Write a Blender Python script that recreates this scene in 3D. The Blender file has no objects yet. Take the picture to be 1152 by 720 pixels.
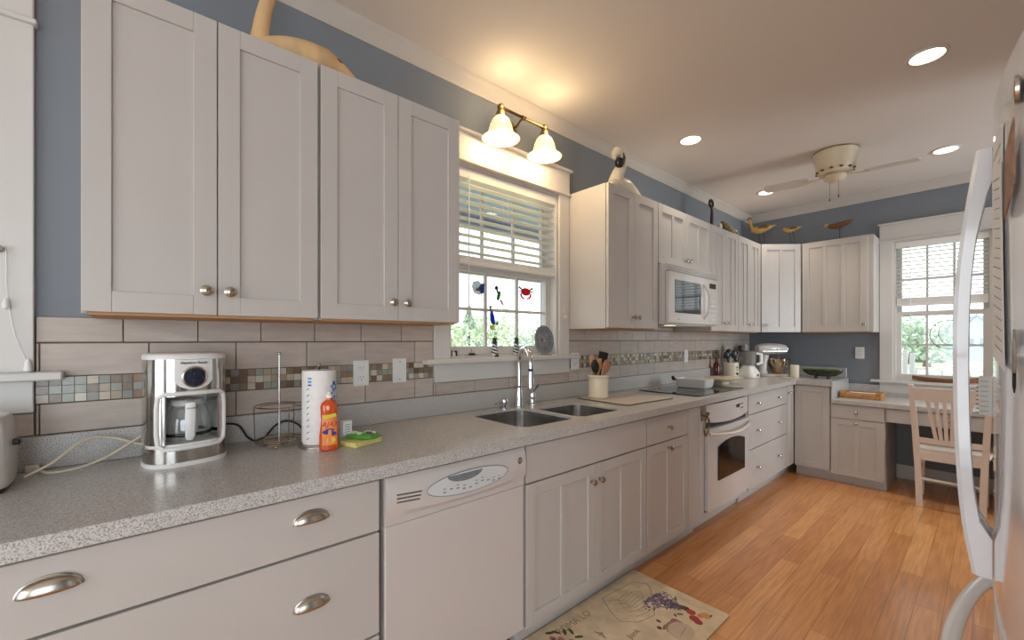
import bpy, bmesh, math, random
from mathutils import Matrix, Vector
random.seed(7)
PI = math.pi
sc = bpy.context.scene
COL = sc.collection

# ------------------------------------------------------------------ camera, world, lights, exposure
CAMX, CAMH, FPX, YAW = 1.883, 1.302, 472.3, 0.8526
cd = bpy.data.cameras.new('camera'); cam = bpy.data.objects.new('camera', cd); COL.objects.link(cam)
cam.location = (CAMX, 0, CAMH); cam.rotation_euler = (PI/2, 0, YAW)
cd.sensor_width = 36; cd.lens = 36*FPX/1152; cd.shift_y = 21.8/1152; cd.clip_start = 0.02; cd.clip_end = 300
sc.camera = cam
sc.view_settings.view_transform = 'Standard'; sc.view_settings.look = 'None'
sc.view_settings.gamma = 1; sc.view_settings.use_curve_mapping = False
sc.view_settings.exposure = -0.08
w = bpy.data.worlds.new('World'); sc.world = w; w.use_nodes = True
bg = w.node_tree.nodes['Background']; bg.inputs['Color'].default_value = (0.88, 0.95, 1.0, 1); bg.inputs['Strength'].default_value = 3.0

def area(name, loc, rot, sx, sy, power, color, spread=PI):
    l = bpy.data.lights.new(name, 'AREA'); l.shape = 'RECTANGLE'; l.size = sx; l.size_y = sy
    l.energy = power; l.color = color; l.spread = spread
    o = bpy.data.objects.new(name, l); COL.objects.link(o); o.location = loc; o.rotation_euler = rot
    return o
DAY = (0.78, 0.90, 1.0)
# lights stand outside the glass: rear pair is added fill, right one window daylight
area('rear_fill', (2.3, -3.12, 1.25), (PI/2-.35, 0, 0), 3.0, 2.1, 50, (0.86, 0.94, 1.0))  # added soft fill from behind the camera
area('right_rear_fill', (4.72, -1.4, 1.3), (PI/2-.3, 0, PI/2), 2.2, 1.9, 60, DAY)  # added side fill for the near half of the room
area('daylight_right', (4.74, 4.55, 1.25), (PI/2-.45, 0, PI/2), 0.75, 2.0, 100, DAY)

# ------------------------------------------------------------------ materials
def srgb(r, g, b):
    f = lambda c: (c/255/12.92) if c/255 <= 0.04045 else ((c/255+0.055)/1.055)**2.4
    return (f(r), f(g), f(b), 1)
MATS = {}
def mat(name, col, rough=0.5, metal=0.0, **k):
    if name in MATS: return MATS[name]
    m = bpy.data.materials.new(name); m.use_nodes = True
    p = m.node_tree.nodes['Principled BSDF']
    p.inputs['Base Color'].default_value = col; p.inputs['Roughness'].default_value = rough; p.inputs['Metallic'].default_value = metal
    if k.get('coat'): p.inputs['Coat Weight'].default_value = k['coat']; p.inputs['Coat Roughness'].default_value = k.get('coat_r', 0.05)
    if k.get('emit'): p.inputs['Emission Color'].default_value = k['emit']; p.inputs['Emission Strength'].default_value = k.get('es', 1)
    if k.get('trans'): p.inputs['Transmission Weight'].default_value = k['trans']
    if k.get('alpha') is not None: p.inputs['Alpha'].default_value = k['alpha']
    if k.get('spec') is not None: p.inputs['Specular IOR Level'].default_value = k['spec']
    MATS[name] = m
    if k.get('noise'):
        amt, scl = k['noise']; noisy(m, col, amt, scl, k.get('stretch', (1, 1, 1)), k.get('bump', 0))
    return m
def nt(m): return m.node_tree.nodes, m.node_tree.links, m.node_tree.nodes['Principled BSDF']
def coords(N, L, scale=(1, 1, 1), rot=(0, 0, 0)):
    g = N.new('ShaderNodeNewGeometry'); mp = N.new('ShaderNodeMapping')
    mp.inputs['Scale'].default_value = scale; mp.inputs['Rotation'].default_value = rot
    L.new(g.outputs['Position'], mp.inputs['Vector']); return mp.outputs['Vector']
def noisy(m, col, amt, scl, stretch=(1, 1, 1), bump=0):
    N, L, p = nt(m)
    v = coords(N, L, stretch); n = N.new('ShaderNodeTexNoise'); n.inputs['Scale'].default_value = scl; n.inputs['Detail'].default_value = 5
    L.new(v, n.inputs['Vector'])
    r = N.new('ShaderNodeValToRGB'); e = r.color_ramp.elements
    e[0].position = 0.3; e[1].position = 0.7
    e[0].color = tuple(c*(1-amt) for c in col[:3])+(1,); e[1].color = tuple(min(1, c*(1+amt)) for c in col[:3])+(1,)
    L.new(n.outputs['Fac'], r.inputs['Fac']); L.new(r.outputs['Color'], p.inputs['Base Color'])
    if bump:
        b = N.new('ShaderNodeBump'); b.inputs['Strength'].default_value = bump; b.inputs['Distance'].default_value = 0.005
        L.new(n.outputs['Fac'], b.inputs['Height']); L.new(b.outputs['Normal'], p.inputs['Normal'])
M_CAB = mat('white_cabinet_paint', srgb(190, 184, 178), 0.38, noise=(0.02, 3))
M_TRIM = mat('white_trim_paint', srgb(210, 205, 199), 0.4, noise=(0.02, 3))
M_CROWN = mat('crown_paint', srgb(198, 190, 180), 0.5, noise=(0.02, 3))
M_WALL = mat('blue_grey_wall_paint', srgb(126, 131, 138), 0.7, noise=(0.03, 2))
M_CEIL = mat('ceiling_paint', srgb(224, 216, 208), 0.85, noise=(0.02, 1))
M_APPL = mat('white_appliance_enamel', srgb(202, 195, 190), 0.22, coat=0.3)
M_GREYGAP = mat('dark_gap', srgb(38, 36, 38), 0.6, noise=(0.1, 20))
M_STEEL = mat('brushed_steel', srgb(190, 186, 182), 0.25, 1.0, noise=(0.06, 30, ), stretch=(1, 1, 0.05))
M_CHROME = mat('chrome', srgb(225, 225, 228), 0.08, 1.0, noise=(0.02, 5))
M_NICKEL = mat('brushed_nickel', srgb(190, 182, 170), 0.25, 1.0, noise=(0.05, 80))
M_BRASS = mat('antique_brass', srgb(118, 98, 68), 0.38, 1.0, noise=(0.12, 60))
M_BLACK = mat('black_plastic', srgb(22, 22, 24), 0.35, noise=(0.1, 30))
M_BLACKGLASS = mat('black_glass', srgb(14, 14, 16), 0.06, noise=(0.05, 5))
M_WHITEPL = mat('white_plastic', srgb(232, 230, 226), 0.35, noise=(0.02, 10))
M_UNDER = mat('bare_plywood', srgb(190, 140, 92), 0.6, noise=(0.15, 12), stretch=(1, .1, 1))
M_BLIND = mat('white_blind_slats', srgb(232, 230, 226), 0.45, noise=(0.02, 4))
M_CREAM = mat('cream_stoneware', srgb(226, 214, 190), 0.3, noise=(0.03, 12))
M_WARE = mat('white_ware', srgb(232, 226, 218), 0.3, noise=(0.02, 12))
M_WOODL = mat('light_wood', srgb(196, 150, 100), 0.5, noise=(0.2, 14), stretch=(1, 1, .15))
M_WOODD = mat('brown_wood', srgb(140, 88, 52), 0.5, noise=(0.2, 14), stretch=(1, 1, .15))
M_DRIFT = mat('pale_driftwood', srgb(214, 176, 128), 0.6, noise=(0.18, 16), stretch=(1, 1, .3), bump=.2)
M_PAPER = mat('white_paper', srgb(235, 233, 230), 0.7, noise=(0.03, 8))
M_GREENL = mat('foliage_pale', srgb(208, 218, 190), 0.7, noise=(0.15, 3))
M_GREEND = mat('foliage_dark', srgb(182, 198, 180), 0.7, noise=(0.2, 3))
M_BARK = mat('bark', srgb(110, 95, 80), 0.9, noise=(0.3, 6))
M_WIREBLK = mat('black_rubber', srgb(20, 20, 22), 0.5, noise=(0.1, 30))

def glass_pane(name, tint=(1, 1, 1, 1), refl=0.10):
    m = bpy.data.materials.new(name); m.use_nodes = True; N = m.node_tree.nodes; L = m.node_tree.links
    N.remove(N['Principled BSDF'])
    t = N.new('ShaderNodeBsdfTransparent'); t.inputs['Color'].default_value = tint
    g = N.new('ShaderNodeBsdfGlossy'); g.inputs['Roughness'].default_value = 0.02
    lw = N.new('ShaderNodeLayerWeight'); lw.inputs['Blend'].default_value = 0.25
    mu = N.new('ShaderNodeMath'); mu.operation = 'MULTIPLY_ADD'; mu.inputs[1].default_value = 0.5; mu.inputs[2].default_value = refl*0.4
    L.new(lw.outputs['Fresnel'], mu.inputs[0])
    x = N.new('ShaderNodeMixShader'); L.new(mu.outputs[0], x.inputs['Fac']); L.new(t.outputs[0], x.inputs[1]); L.new(g.outputs[0], x.inputs[2])
    L.new(x.outputs[0], N['Material Output'].inputs['Surface']); return m
M_PANE = glass_pane('window_glass'); M_GLASS = glass_pane('clear_glass', (.93, .95, .95, 1), .25)
M_FROST = mat('etched_glass', srgb(240, 225, 190), 0.4, emit=(1.0, 0.80, 0.48, 1), es=0.55)
M_BULB = mat('lit_bulb', (1, 1, 1, 1), 0.5, emit=(1.0, 0.86, 0.62, 1), es=5)
M_CANLIT = mat('lit_can_lens', (1, 1, 1, 1), 0.5, emit=(1.0, 0.86, 0.66, 1), es=9)

def m_floor():
    m = mat('bamboo_floor', srgb(190, 130, 75), 0.3); N, L, p = nt(m)
    v = coords(N, L, rot=(0, 0, PI/2))
    b = N.new('ShaderNodeTexBrick'); L.new(v, b.inputs['Vector'])
    b.inputs['Scale'].default_value = 1; b.inputs['Brick Width'].default_value = 0.95; b.inputs['Row Height'].default_value = 0.096
    b.inputs['Mortar Size'].default_value = 0.0011; b.inputs['Mortar Smooth'].default_value = 0.2; b.inputs['Bias'].default_value = 0
    b.offset = 0.37; b.offset_frequency = 2
    b.inputs['Color1'].default_value = srgb(230, 168, 108); b.inputs['Color2'].default_value = srgb(206, 140, 86); b.inputs['Mortar'].default_value = srgb(140, 92, 54)
    v2 = coords(N, L, scale=(30, 1.6, 1)); n = N.new('ShaderNodeTexNoise'); n.inputs['Scale'].default_value = 2.4; n.inputs['Detail'].default_value = 6; L.new(v2, n.inputs['Vector'])
    r = N.new('ShaderNodeValToRGB'); r.color_ramp.elements[0].position = .3; r.color_ramp.elements[1].position = .75
    r.color_ramp.elements[0].color = (.62, .58, .55, 1); r.color_ramp.elements[1].color = (1.08, 1.06, 1.02, 1); L.new(n.outputs['Fac'], r.inputs['Fac'])
    x = N.new('ShaderNodeMixRGB'); x.blend_type = 'MULTIPLY'; x.inputs['Fac'].default_value = 0.75
    L.new(b.outputs['Color'], x.inputs['Color1']); L.new(r.outputs['Color'], x.inputs['Color2']); L.new(x.outputs['Color'], p.inputs['Base Color'])
    bu = N.new('ShaderNodeBump'); bu.inputs['Strength'].default_value = .25; bu.inputs['Distance'].default_value = .002; bu.invert = True
    L.new(b.outputs['Fac'], bu.inputs['Height']); L.new(bu.outputs['Normal'], p.inputs['Normal'])
    p.inputs['Coat Weight'].default_value = .25; p.inputs['Coat Roughness'].default_value = .15
    return m
M_FLOOR = m_floor()
def m_counter():
    m = mat('speckled_solid_surface', srgb(150, 146, 143), 0.32); N, L, p = nt(m)
    v = coords(N, L)
    n = N.new('ShaderNodeTexNoise'); n.inputs['Scale'].default_value = 320; n.inputs['Detail'].default_value = 3; L.new(v, n.inputs['Vector'])
    r = N.new('ShaderNodeValToRGB'); e = r.color_ramp.elements; e[0].position = .34; e[0].color = srgb(130, 128, 128); e[1].position = .66; e[1].color = srgb(206, 203, 200)
    e2 = e.new(.5); e2.color = srgb(190, 186, 181); L.new(n.outputs['Fac'], r.inputs['Fac'])
    vo = N.new('ShaderNodeTexVoronoi'); vo.inputs['Scale'].default_value = 130; L.new(v, vo.inputs['Vector'])
    gt = N.new('ShaderNodeMath'); gt.operation = 'LESS_THAN'; gt.inputs[1].default_value = .16; L.new(vo.outputs['Distance'], gt.inputs[0])
    x = N.new('ShaderNodeMixRGB'); L.new(gt.outputs[0], x.inputs['Fac']); L.new(r.outputs['Color'], x.inputs['Color1']); x.inputs['Color2'].default_value = srgb(128, 122, 122)
    L.new(x.outputs['Color'], p.inputs['Base Color']); p.inputs['Coat Weight'].default_value = .25; p.inputs['Coat Roughness'].default_value = .12
    return m
M_COUNTER = m_counter()
def m_vcol(name, rough, noise_amt=.12, scl=25, stretch=(1, 1, 1), bump=0.0):
    m = mat(name, (1, 1, 1, 1), rough); N, L, p = nt(m)
    a = N.new('ShaderNodeAttribute'); a.attribute_name = 'tone'
    v = coords(N, L, stretch); n = N.new('ShaderNodeTexNoise'); n.inputs['Scale'].default_value = scl; n.inputs['Detail'].default_value = 5; L.new(v, n.inputs['Vector'])
    r = N.new('ShaderNodeValToRGB'); r.color_ramp.elements[0].position = .3; r.color_ramp.elements[1].position = .7
    r.color_ramp.elements[0].color = (1-noise_amt,)*3+(1,); r.color_ramp.elements[1].color = (1+noise_amt*.3,)*3+(1,); L.new(n.outputs['Fac'], r.inputs['Fac'])
    x = N.new('ShaderNodeMixRGB'); x.blend_type = 'MULTIPLY'; x.inputs['Fac'].default_value = 1
    L.new(a.outputs['Color'], x.inputs['Color1']); L.new(r.outputs['Color'], x.inputs['Color2']); L.new(x.outputs['Color'], p.inputs['Base Color'])
    return m
M_TILE = m_vcol('stone_tile', .45, .14, 9, (1, 1, 5)); M_MOSAIC = m_vcol('mosaic_tile', .2, .1, 60)
M_TONED = m_vcol('painted_tones', .55, .1, 30)
def m_stained():
    m = m_vcol('translucent_glass_tones', .3, .05, 30); N, L, p = nt(m)
    tr = N.new('ShaderNodeBsdfTranslucent'); x = N.new('ShaderNodeMixShader'); x.inputs['Fac'].default_value = .7
    L.new(p.inputs['Base Color'].links[0].from_socket, tr.inputs['Color']); L.new(p.outputs[0], x.inputs[1]); L.new(tr.outputs[0], x.inputs[2])
    L.new(x.outputs[0], N['Material Output'].inputs['Surface']); return m
M_STAINED = m_stained()
M_GROUT = mat('tile_grout', srgb(112, 94, 82), .9, noise=(.1, 40))

# ------------------------------------------------------------------ mesh builder
class MB:
    """collects shapes (world or local metres) and links them as one mesh object"""
    def __init__(s, M=None): s.bm = bmesh.new(); s.M = M or Matrix(); s.lay = None
    def _add(s, fn, col=None):
        before = len(s.bm.verts); vs = fn()
        for v in vs: v.co = s.M @ v.co
        if col is not None:
            if s.lay is None: s.lay = s.bm.loops.layers.float_color.new('tone')
            seen = set(vs)
            for f in {f for v in vs for f in v.link_faces}:
                for l in f.loops: l[s.lay] = tuple(col[:3])+(1,)
        return s
    def box(s, x0, x1, y0, y1, z0, z1, bev=0.0, col=None, seg=1):
        def fn():
            r = bmesh.ops.create_cube(s.bm, size=1); vs = r['verts']
            for v in vs: v.co = Vector(((x0+x1)/2+v.co.x*(x1-x0), (y0+y1)/2+v.co.y*(y1-y0), (z0+z1)/2+v.co.z*(z1-z0)))
            if bev:
                es = list({e for v in vs for e in v.link_edges})
                r = bmesh.ops.bevel(s.bm, geom=es, offset=bev, segments=seg, affect='EDGES', profile=.5)
                vs = list({v for f in r['faces'] for v in f.verts} | {v for v in vs if v.is_valid})
            return vs
        return s._add(fn, col)
    def prism(s, pts, z0, z1, col=None, top=None):
        """pts: xy outline, extruded z0..z1; top: optional scale of the upper outline about its centre"""
        def fn():
            cx = sum(p[0] for p in pts)/len(pts); cy = sum(p[1] for p in pts)/len(pts); k = top if top is not None else 1
            a = [s.bm.verts.new((p[0], p[1], z0)) for p in pts]; b = [s.bm.verts.new((cx+(p[0]-cx)*k, cy+(p[1]-cy)*k, z1)) for p in pts]
            n = len(pts); s.bm.faces.new(a[::-1]); s.bm.faces.new(b)
            for i in range(n): s.bm.faces.new((a[i], a[(i+1) % n], b[(i+1) % n], b[i]))
            return a+b
        return s._add(fn, col)
    def rings(s, rings, closed=True, cap=True, loop=False, col=None):
        def fn():
            R = [[s.bm.verts.new(p) for p in r] for r in rings]; n = len(R[0]); m = len(R)
            for i in range(m if loop else m-1):
                A, B = R[i], R[(i+1) % m]
                for j in range(n if closed else n-1):
                    s.bm.faces.new((A[j], A[(j+1) % n], B[(j+1) % n], B[j]))
            if cap and closed and not loop: s.bm.faces.new(R[0][::-1]); s.bm.faces.new(R[-1])
            return [v for r in R for v in r]
        return s._add(fn, col)
    def tube(s, path, r, seg=8, closed=False, flat=1.0, col=None, up=None):
        P = [Vector(p) for p in path]; n = len(P); rr = r if isinstance(r, (list, tuple)) else [r]*n
        out = []; prev = None
        for i in range(n):
            if closed: t = P[(i+1) % n]-P[i-1]
            else: t = P[min(i+1, n-1)]-P[max(i-1, 0)]
            t.normalize()
            if up is not None: a = t.cross(Vector(up))
            elif prev is None: a = t.cross(Vector((0, 0, 1)) if abs(t.z) < .9 else Vector((1, 0, 0)))
            else: a = prev-t*prev.dot(t)
            a.normalize(); prev = a; b = t.cross(a)
            out.append([P[i]+a*rr[i]*math.cos(2*PI*k/seg)+b*rr[i]*flat*math.sin(2*PI*k/seg) for k in range(seg)])
        return s.rings(out, loop=closed, col=col)
    def lathe(s, prof, c=(0, 0, 0), axis='Z', seg=20, sx=1, sy=1, cap=True, col=None):
        out = []
        for r, h in prof:
            ring = []
            for k in range(seg):
                a = 2*PI*k/seg; u, v = r*math.cos(a)*sx, r*math.sin(a)*sy
                ring.append({'Z': (c[0]+u, c[1]+v, c[2]+h), 'X': (c[0]+h, c[1]+u, c[2]+v), 'Y': (c[0]+u, c[1]+h, c[2]+v)}[axis])
            out.append([Vector(q) for q in ring])
        return s.rings(out, cap=cap, col=col)
    def ball(s, c, r, sx=1, sy=1, sz=1, seg=12, col=None):
        n = seg//2+1
        prof = [(max(1e-4, r*math.sin(PI*i/n)), -r*math.cos(PI*i/n)*sz) for i in range(n+1)]
        return s.lathe(prof, c, 'Z', seg, sx, sy, col=col)
    def quad(s, a, b, c, d, col=None):
        def fn():
            v = [s.bm.verts.new(p) for p in (a, b, c, d)]; s.bm.faces.new(v); return v
        return s._add(fn, col)
    def grid(s, f, nu, nv, th=0.0, col=None):
        """sheet f(u,v)->point, u,v in 0..1"""
        def fn():
            V = [[s.bm.verts.new(f(i/nu, j/nv)) for j in range(nv+1)] for i in range(nu+1)]
            for i in range(nu):
                for j in range(nv): s.bm.faces.new((V[i][j], V[i+1][j], V[i+1][j+1], V[i][j+1]))
            return [v for r in V for v in r]
        return s._add(fn, col)
    def build(s, name, m, parent=None, smooth=False, recalc=True, thick=0):
        if recalc: bmesh.ops.recalc_face_normals(s.bm, faces=s.bm.faces)
        me = bpy.data.meshes.new(name); s.bm.to_mesh(me); s.bm.free()
        off = root_loc(parent)
        if off is not None: me.transform(Matrix.Translation(-off))
        if smooth:
            for p in me.polygons: p.use_smooth = True
            try: me.set_sharp_from_angle(angle=math.radians(38))
            except Exception: pass
        for mm in (m if isinstance(m, list) else [m]): me.materials.append(mm)
        o = bpy.data.objects.new(name, me); COL.objects.link(o)
        if parent is not None: o.parent = parent
        if thick:
            md = o.modifiers.new('thickness', 'SOLIDIFY'); md.thickness = thick; md.offset = 0
        return o
def root_loc(p):
    v = Vector((0, 0, 0))
    if p is None: return None
    while p is not None: v = v+Vector(p.location); p = p.parent
    return v
def thing(name, label, cat, loc, group=None):
    o = bpy.data.objects.new(name, None); COL.objects.link(o); o.location = loc; o.empty_display_size = .05
    return tag(o, label, cat, group)
def tag(o, label, cat, group=None):
    o['label'] = label; o['category'] = cat
    if group: o['group'] = group
    return o
def struct(o): o['kind'] = 'structure'; return o
def copy_tree(o, loc, label, parent=None):
    c = o.copy(); COL.objects.link(c)
    if parent is None: c.location = loc; c['label'] = label
    else: c.parent = parent
    for ch in [x for x in list(COL.objects) if x.parent is o]: copy_tree(ch, None, None, c)
    return c
def rrect(cx, cy, wx, wy, r, n=5):
    P = []
    for sx, sy, a0 in ((1, 1, 0), (-1, 1, 90), (-1, -1, 180), (1, -1, 270)):
        for k in range(n+1):
            a = math.radians(a0+90*k/n); P.append((cx+sx*(wx/2-r)+r*math.cos(a), cy+sy*(wy/2-r)+r*math.sin(a)))
    return P
def oval(cx, cy, a, b, n=28, e=1.0):
    P = []
    for k in range(n):
        t = 2*PI*k/n; c, s_ = math.cos(t), math.sin(t)
        P.append((cx+a*math.copysign(abs(c)**e, c), cy+b*math.copysign(abs(s_)**e, s_)))
    return P
def frame(O, U, N, Z=(0, 0, 1)):
    """local (u, n, z) -> world"""
    U, N, Z = Vector(U), Vector(N), Vector(Z)
    return Matrix(((U.x, N.x, Z.x, O[0]), (U.y, N.y, Z.y, O[1]), (U.z, N.z, Z.z, O[2]), (0, 0, 0, 1)))
def text(name, s, m, parent, M, size, ext=.0004, align='CENTER', sx=1.0, shear=0):
    """lettering as a flat mesh standing on a surface: M maps text x,y and its normal z to the world"""
    c = bpy.data.curves.new(name, 'FONT'); c.body = s; c.size = size; c.extrude = ext; c.align_x = align; c.align_y = 'CENTER'; c.shear = shear
    c.resolution_u = 3
    t = bpy.data.objects.new(name, c); COL.objects.link(t)
    dg = bpy.context.evaluated_depsgraph_get(); me = bpy.data.meshes.new_from_object(t.evaluated_get(dg))
    COL.objects.unlink(t); bpy.data.objects.remove(t)
    me.transform(M @ Matrix.Diagonal((sx, 1, 1, 1))); off = root_loc(parent)
    me.transform(Matrix.Translation(-off)); me.name = name
    me.materials.clear(); me.materials.append(m)
    o = bpy.data.objects.new(name, me); COL.objects.link(o); o.parent = parent; return o
def arc(c, r, a0, a1, n, plane='XZ'):
    P = []
    for k in range(n+1):
        a = math.radians(a0+(a1-a0)*k/n); u, v = r*math.cos(a), r*math.sin(a)
        P.append({'XZ': (c[0]+u, c[1], c[2]+v), 'YZ': (c[0], c[1]+u, c[2]+v), 'XY': (c[0]+u, c[1]+v, c[2])}[plane])
    return P
def smooth_path(P, n=8):
    P = [Vector(p) for p in P]; Q = [P[0]]+P+[P[-1]]; out = []
    for i in range(1, len(Q)-2):
        for k in range(n):
            t = k/n; a, b, c, d = Q[i-1], Q[i], Q[i+1], Q[i+2]
            out.append(.5*((2*b)+(-a+c)*t+(2*a-5*b+4*c-d)*t*t+(-a+3*b-3*c+d)*t**3))
    out.append(P[-1]); return out
def lerp_list(vals, n):
    out = []
    for i in range(len(vals)-1):
        for k in range(n): out.append(vals[i]+(vals[i+1]-vals[i])*k/n)
    out.append(vals[-1]); return out

# ------------------------------------------------------------------ room shell
CZ, YF, XR, YR = 2.74, 5.35, 4.6, -3.0
W1 = (1.20, 2.045, 1.20, 2.255)          # window over the sink (y0,y1,z0,z1)
W2 = (1.262, 1.885, 0.915, 2.235)        # window over the desk (x0,x1,z0,z1)
W3 = (-1.15, -0.34, 1.205, 2.231)
struct(MB().box(-.16, XR+.16, YR-.16, YF+.16, -.12, 0).build('floor', M_FLOOR))
struct(MB().box(-.16, XR+.16, YR-.16, YF+.16, CZ, CZ+.12).build('ceiling', M_CEIL))
b = MB()
def wall_holes(b, axis, p0, p1, a0, a1, z0, z1, holes):
    """wall slab between p0..p1 across its thickness with rectangular holes (a0,a1,z0,z1)"""
    hs = sorted(holes); cur = a0
    def bx(u0, u1, w0, w1):
        if u1-u0 < 1e-4 or w1-w0 < 1e-4: return
        if axis == 'Y': b.box(p0, p1, u0, u1, w0, w1)
        else: b.box(u0, u1, p0, p1, w0, w1)
    for h in hs:
        bx(cur, h[0], z0, z1); bx(h[0], h[1], z0, h[2]); bx(h[0], h[1], h[3], z1); cur = h[1]
    bx(cur, a1, z0, z1)
wall_holes(b, 'Y', -.16, 0, YR-.16, YF+.16, 0, CZ, [W1, W3]); wl = struct(b.build('wall_left', M_WALL))
b = MB(); wall_holes(b, 'X', YF, YF+.16, 0, XR, 0, CZ, [W2]); struct(b.build('wall_far', M_WALL))
b = MB(); wall_holes(b, 'Y', XR, XR+.16, YR, YF, 0, CZ, [(-2.5, -.3, .35, 2.25), (4.17, 4.93, .2, 2.25)]); struct(b.build('wall_right', M_WALL))
b = MB(); wall_holes(b, 'X', YR-.16, YR, 0, XR, 0, CZ, [(.8, 3.8, .12, 2.3)]); struct(b.build('wall_rear', M_WALL))
struct(MB().box(2.78, XR, .35, 3.78, 0, CZ).build('wall_inner', M_WALL))
# crown moulding: cove profile run along each wall
def crown(name, p0, p1, nrm):
    O = Vector((p0[0], p0[1], CZ)); U = Vector((p1[0]-p0[0], p1[1]-p0[1], 0)); Ln = U.length; U.normalize()
    prof = [(0, -.085), (.008, -.085), (.010, -.078), (.014, -.072), (.030, -.030), (.036, -.022), (.040, -.010), (.040, 0), (0, 0)]
    b = MB(frame(O, U, nrm))
    b.rings([[Vector((t, n, z)) for n, z in prof] for t in (0, Ln)])
    return struct(b.build(name, M_CROWN))
crown('trim_1', (0, YR), (0, YF), (1, 0, 0)); crown('trim_2', (0, YF), (XR, YF), (0, -1, 0))
crown('trim_3', (2.78, .35), (2.78, 3.78), (-1, 0, 0)); crown('trim_4', (2.78, 3.78), (XR, 3.78), (0, 1, 0))
crown('trim_5', (XR, 3.78), (XR, YF), (-1, 0, 0)); crown('trim_6', (XR, YR), (XR, .35), (-1, 0, 0)); crown('trim_7', (0, YR), (XR, YR), (0, 1, 0)); crown('trim_8', (2.78, .35), (XR, .35), (0, -1, 0))
struct(MB().box(1.285, XR, YF-.015, YF, 0, .13, .004).build('baseboard_far', M_TRIM))
struct(MB().box(XR-.015, XR, 3.78, YF, 0, .13, .004).build('baseboard_right', M_TRIM))
struct(MB().box(2.765, 2.78, .35, 3.78, 0, .13, .004).build('baseboard_inner', M_TRIM))

# windows -----------------------------------------------------------
def make_window(name, M, a0, a1, z0, z1, lites, depth=.13, casing=True, sill=(.07, .11), apron=.095, cols=3, glass_n=-.085):
    """M: frame (u along wall, n into the room); opening a0..a1, z0..z1"""
    root = bpy.data.objects.new(name, None); COL.objects.link(root); root['kind'] = 'structure'
    root.location = M @ Vector(((a0+a1)/2, 0, z0))
    b = MB(M); t = .018   # jamb lining
    b.box(a0, a0+t, -depth, 0, z0, z1).box(a1-t, a1, -depth, 0, z0, z1).box(a0+t, a1-t, -depth, 0, z1-t, z1).box(a0+t, a1-t, -depth, -.0, z0, z0+.012)
    b.build('window_frame', M_TRIM, root)
    zm = z0+(z1-z0)*.475
    for (s0, s1, n, nm) in ((z0+.012, zm+.022, glass_n+.012, 'sash'), (zm-.022, z1-t, glass_n-.022, 'sash')):
        b = MB(M); w_ = .036
        A0, A1 = a0+t, a1-t; bot = .05 if s0 < zm-.1 else w_
        b.box(A0, A0+w_, n-.015, n+.015, s0, s1).box(A1-w_, A1, n-.015, n+.015, s0, s1)
        b.box(A0+w_, A1-w_, n-.015, n+.015, s0, s0+bot).box(A0+w_, A1-w_, n-.015, n+.015, s1-w_, s1)
        sh = b.build(nm, M_TRIM, root)
        gu0, gu1, gz0, gz1 = A0+w_, A1-w_, s0+bot, s1-w_
        b = MB(M)
        for k in range(1, cols):
            u = gu0+(gu1-gu0)*k/cols; b.box(u-.008, u+.008, n-.008, n+.009, gz0, gz1)
        zc = (gz0+gz1)/2; b.box(gu0, gu1, n-.0075, n+.0085, zc-.008, zc+.008)
        b.build('muntin', M_TRIM, sh)
        MB(M).box(gu0, gu1, n-.002, n+.002, gz0, gz1).build('pane', M_PANE, sh)
    if casing:
        cw = casing if isinstance(casing, float) else .095
        b = MB(M); b.box(a0-cw, a0, .001, .02, z0, z1, .002).box(a1, a1+cw, .001, .02, z0, z1, .002)
        b.box(a0-cw, a1+cw, .001, .024, z1+.012, z1+.155, .002)          # head board
        b.box(a0-cw-.008, a1+cw+.008, .001, .036, z1-.003, z1+.012, .003)  # bead
        b.box(a0-cw-.012, a1+cw+.012, .001, .045, z1+.155, z1+.172, .004)  # cap
        b.build('casing', M_TRIM, root)
        MB(M).box(a0-cw-sill[0]*.9, a1+cw+sill[0]*.9, .001, .065, z0-.024, z0+.001, .004).build('sill', M_TRIM, root)
        MB(M).box(a0-cw, a1+cw, .001, .022, z0-.024-apron, z0-.024, .002).build('apron', M_TRIM, root)
    return root
MLW = frame((0, 0, 0), (0, 1, 0), (1, 0, 0))            # left wall: u=y, n=x
MFW = frame((0, YF, 0), (1, 0, 0), (0, -1, 0))          # far wall: u=x, n=-y
make_window('window_1', MLW, *W1, 3, casing=.093)
make_window('window_2', MFW, *W2, 3, casing=.095, glass_n=-.07)
make_window('window_3', MLW, *W3, 3, casing=.092, cols=2)
MRW = frame((XR, 0, 0), (0, 1, 0), (-1, 0, 0)); MBW = frame((0, YR, 0), (1, 0, 0), (0, 1, 0))
make_window('window_4', MRW, 4.17, 4.93, .2, 2.25, 3, cols=2)
make_window('window_5', MRW, -2.5, -.3, .35, 2.25, 3, cols=4)  # unseen opening, added to let the right rear fill in
make_window('window_6', MBW, .8, 3.8, .12, 2.3, 3, cols=5)  # unseen opening behind the camera, added for the rear fill

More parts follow.
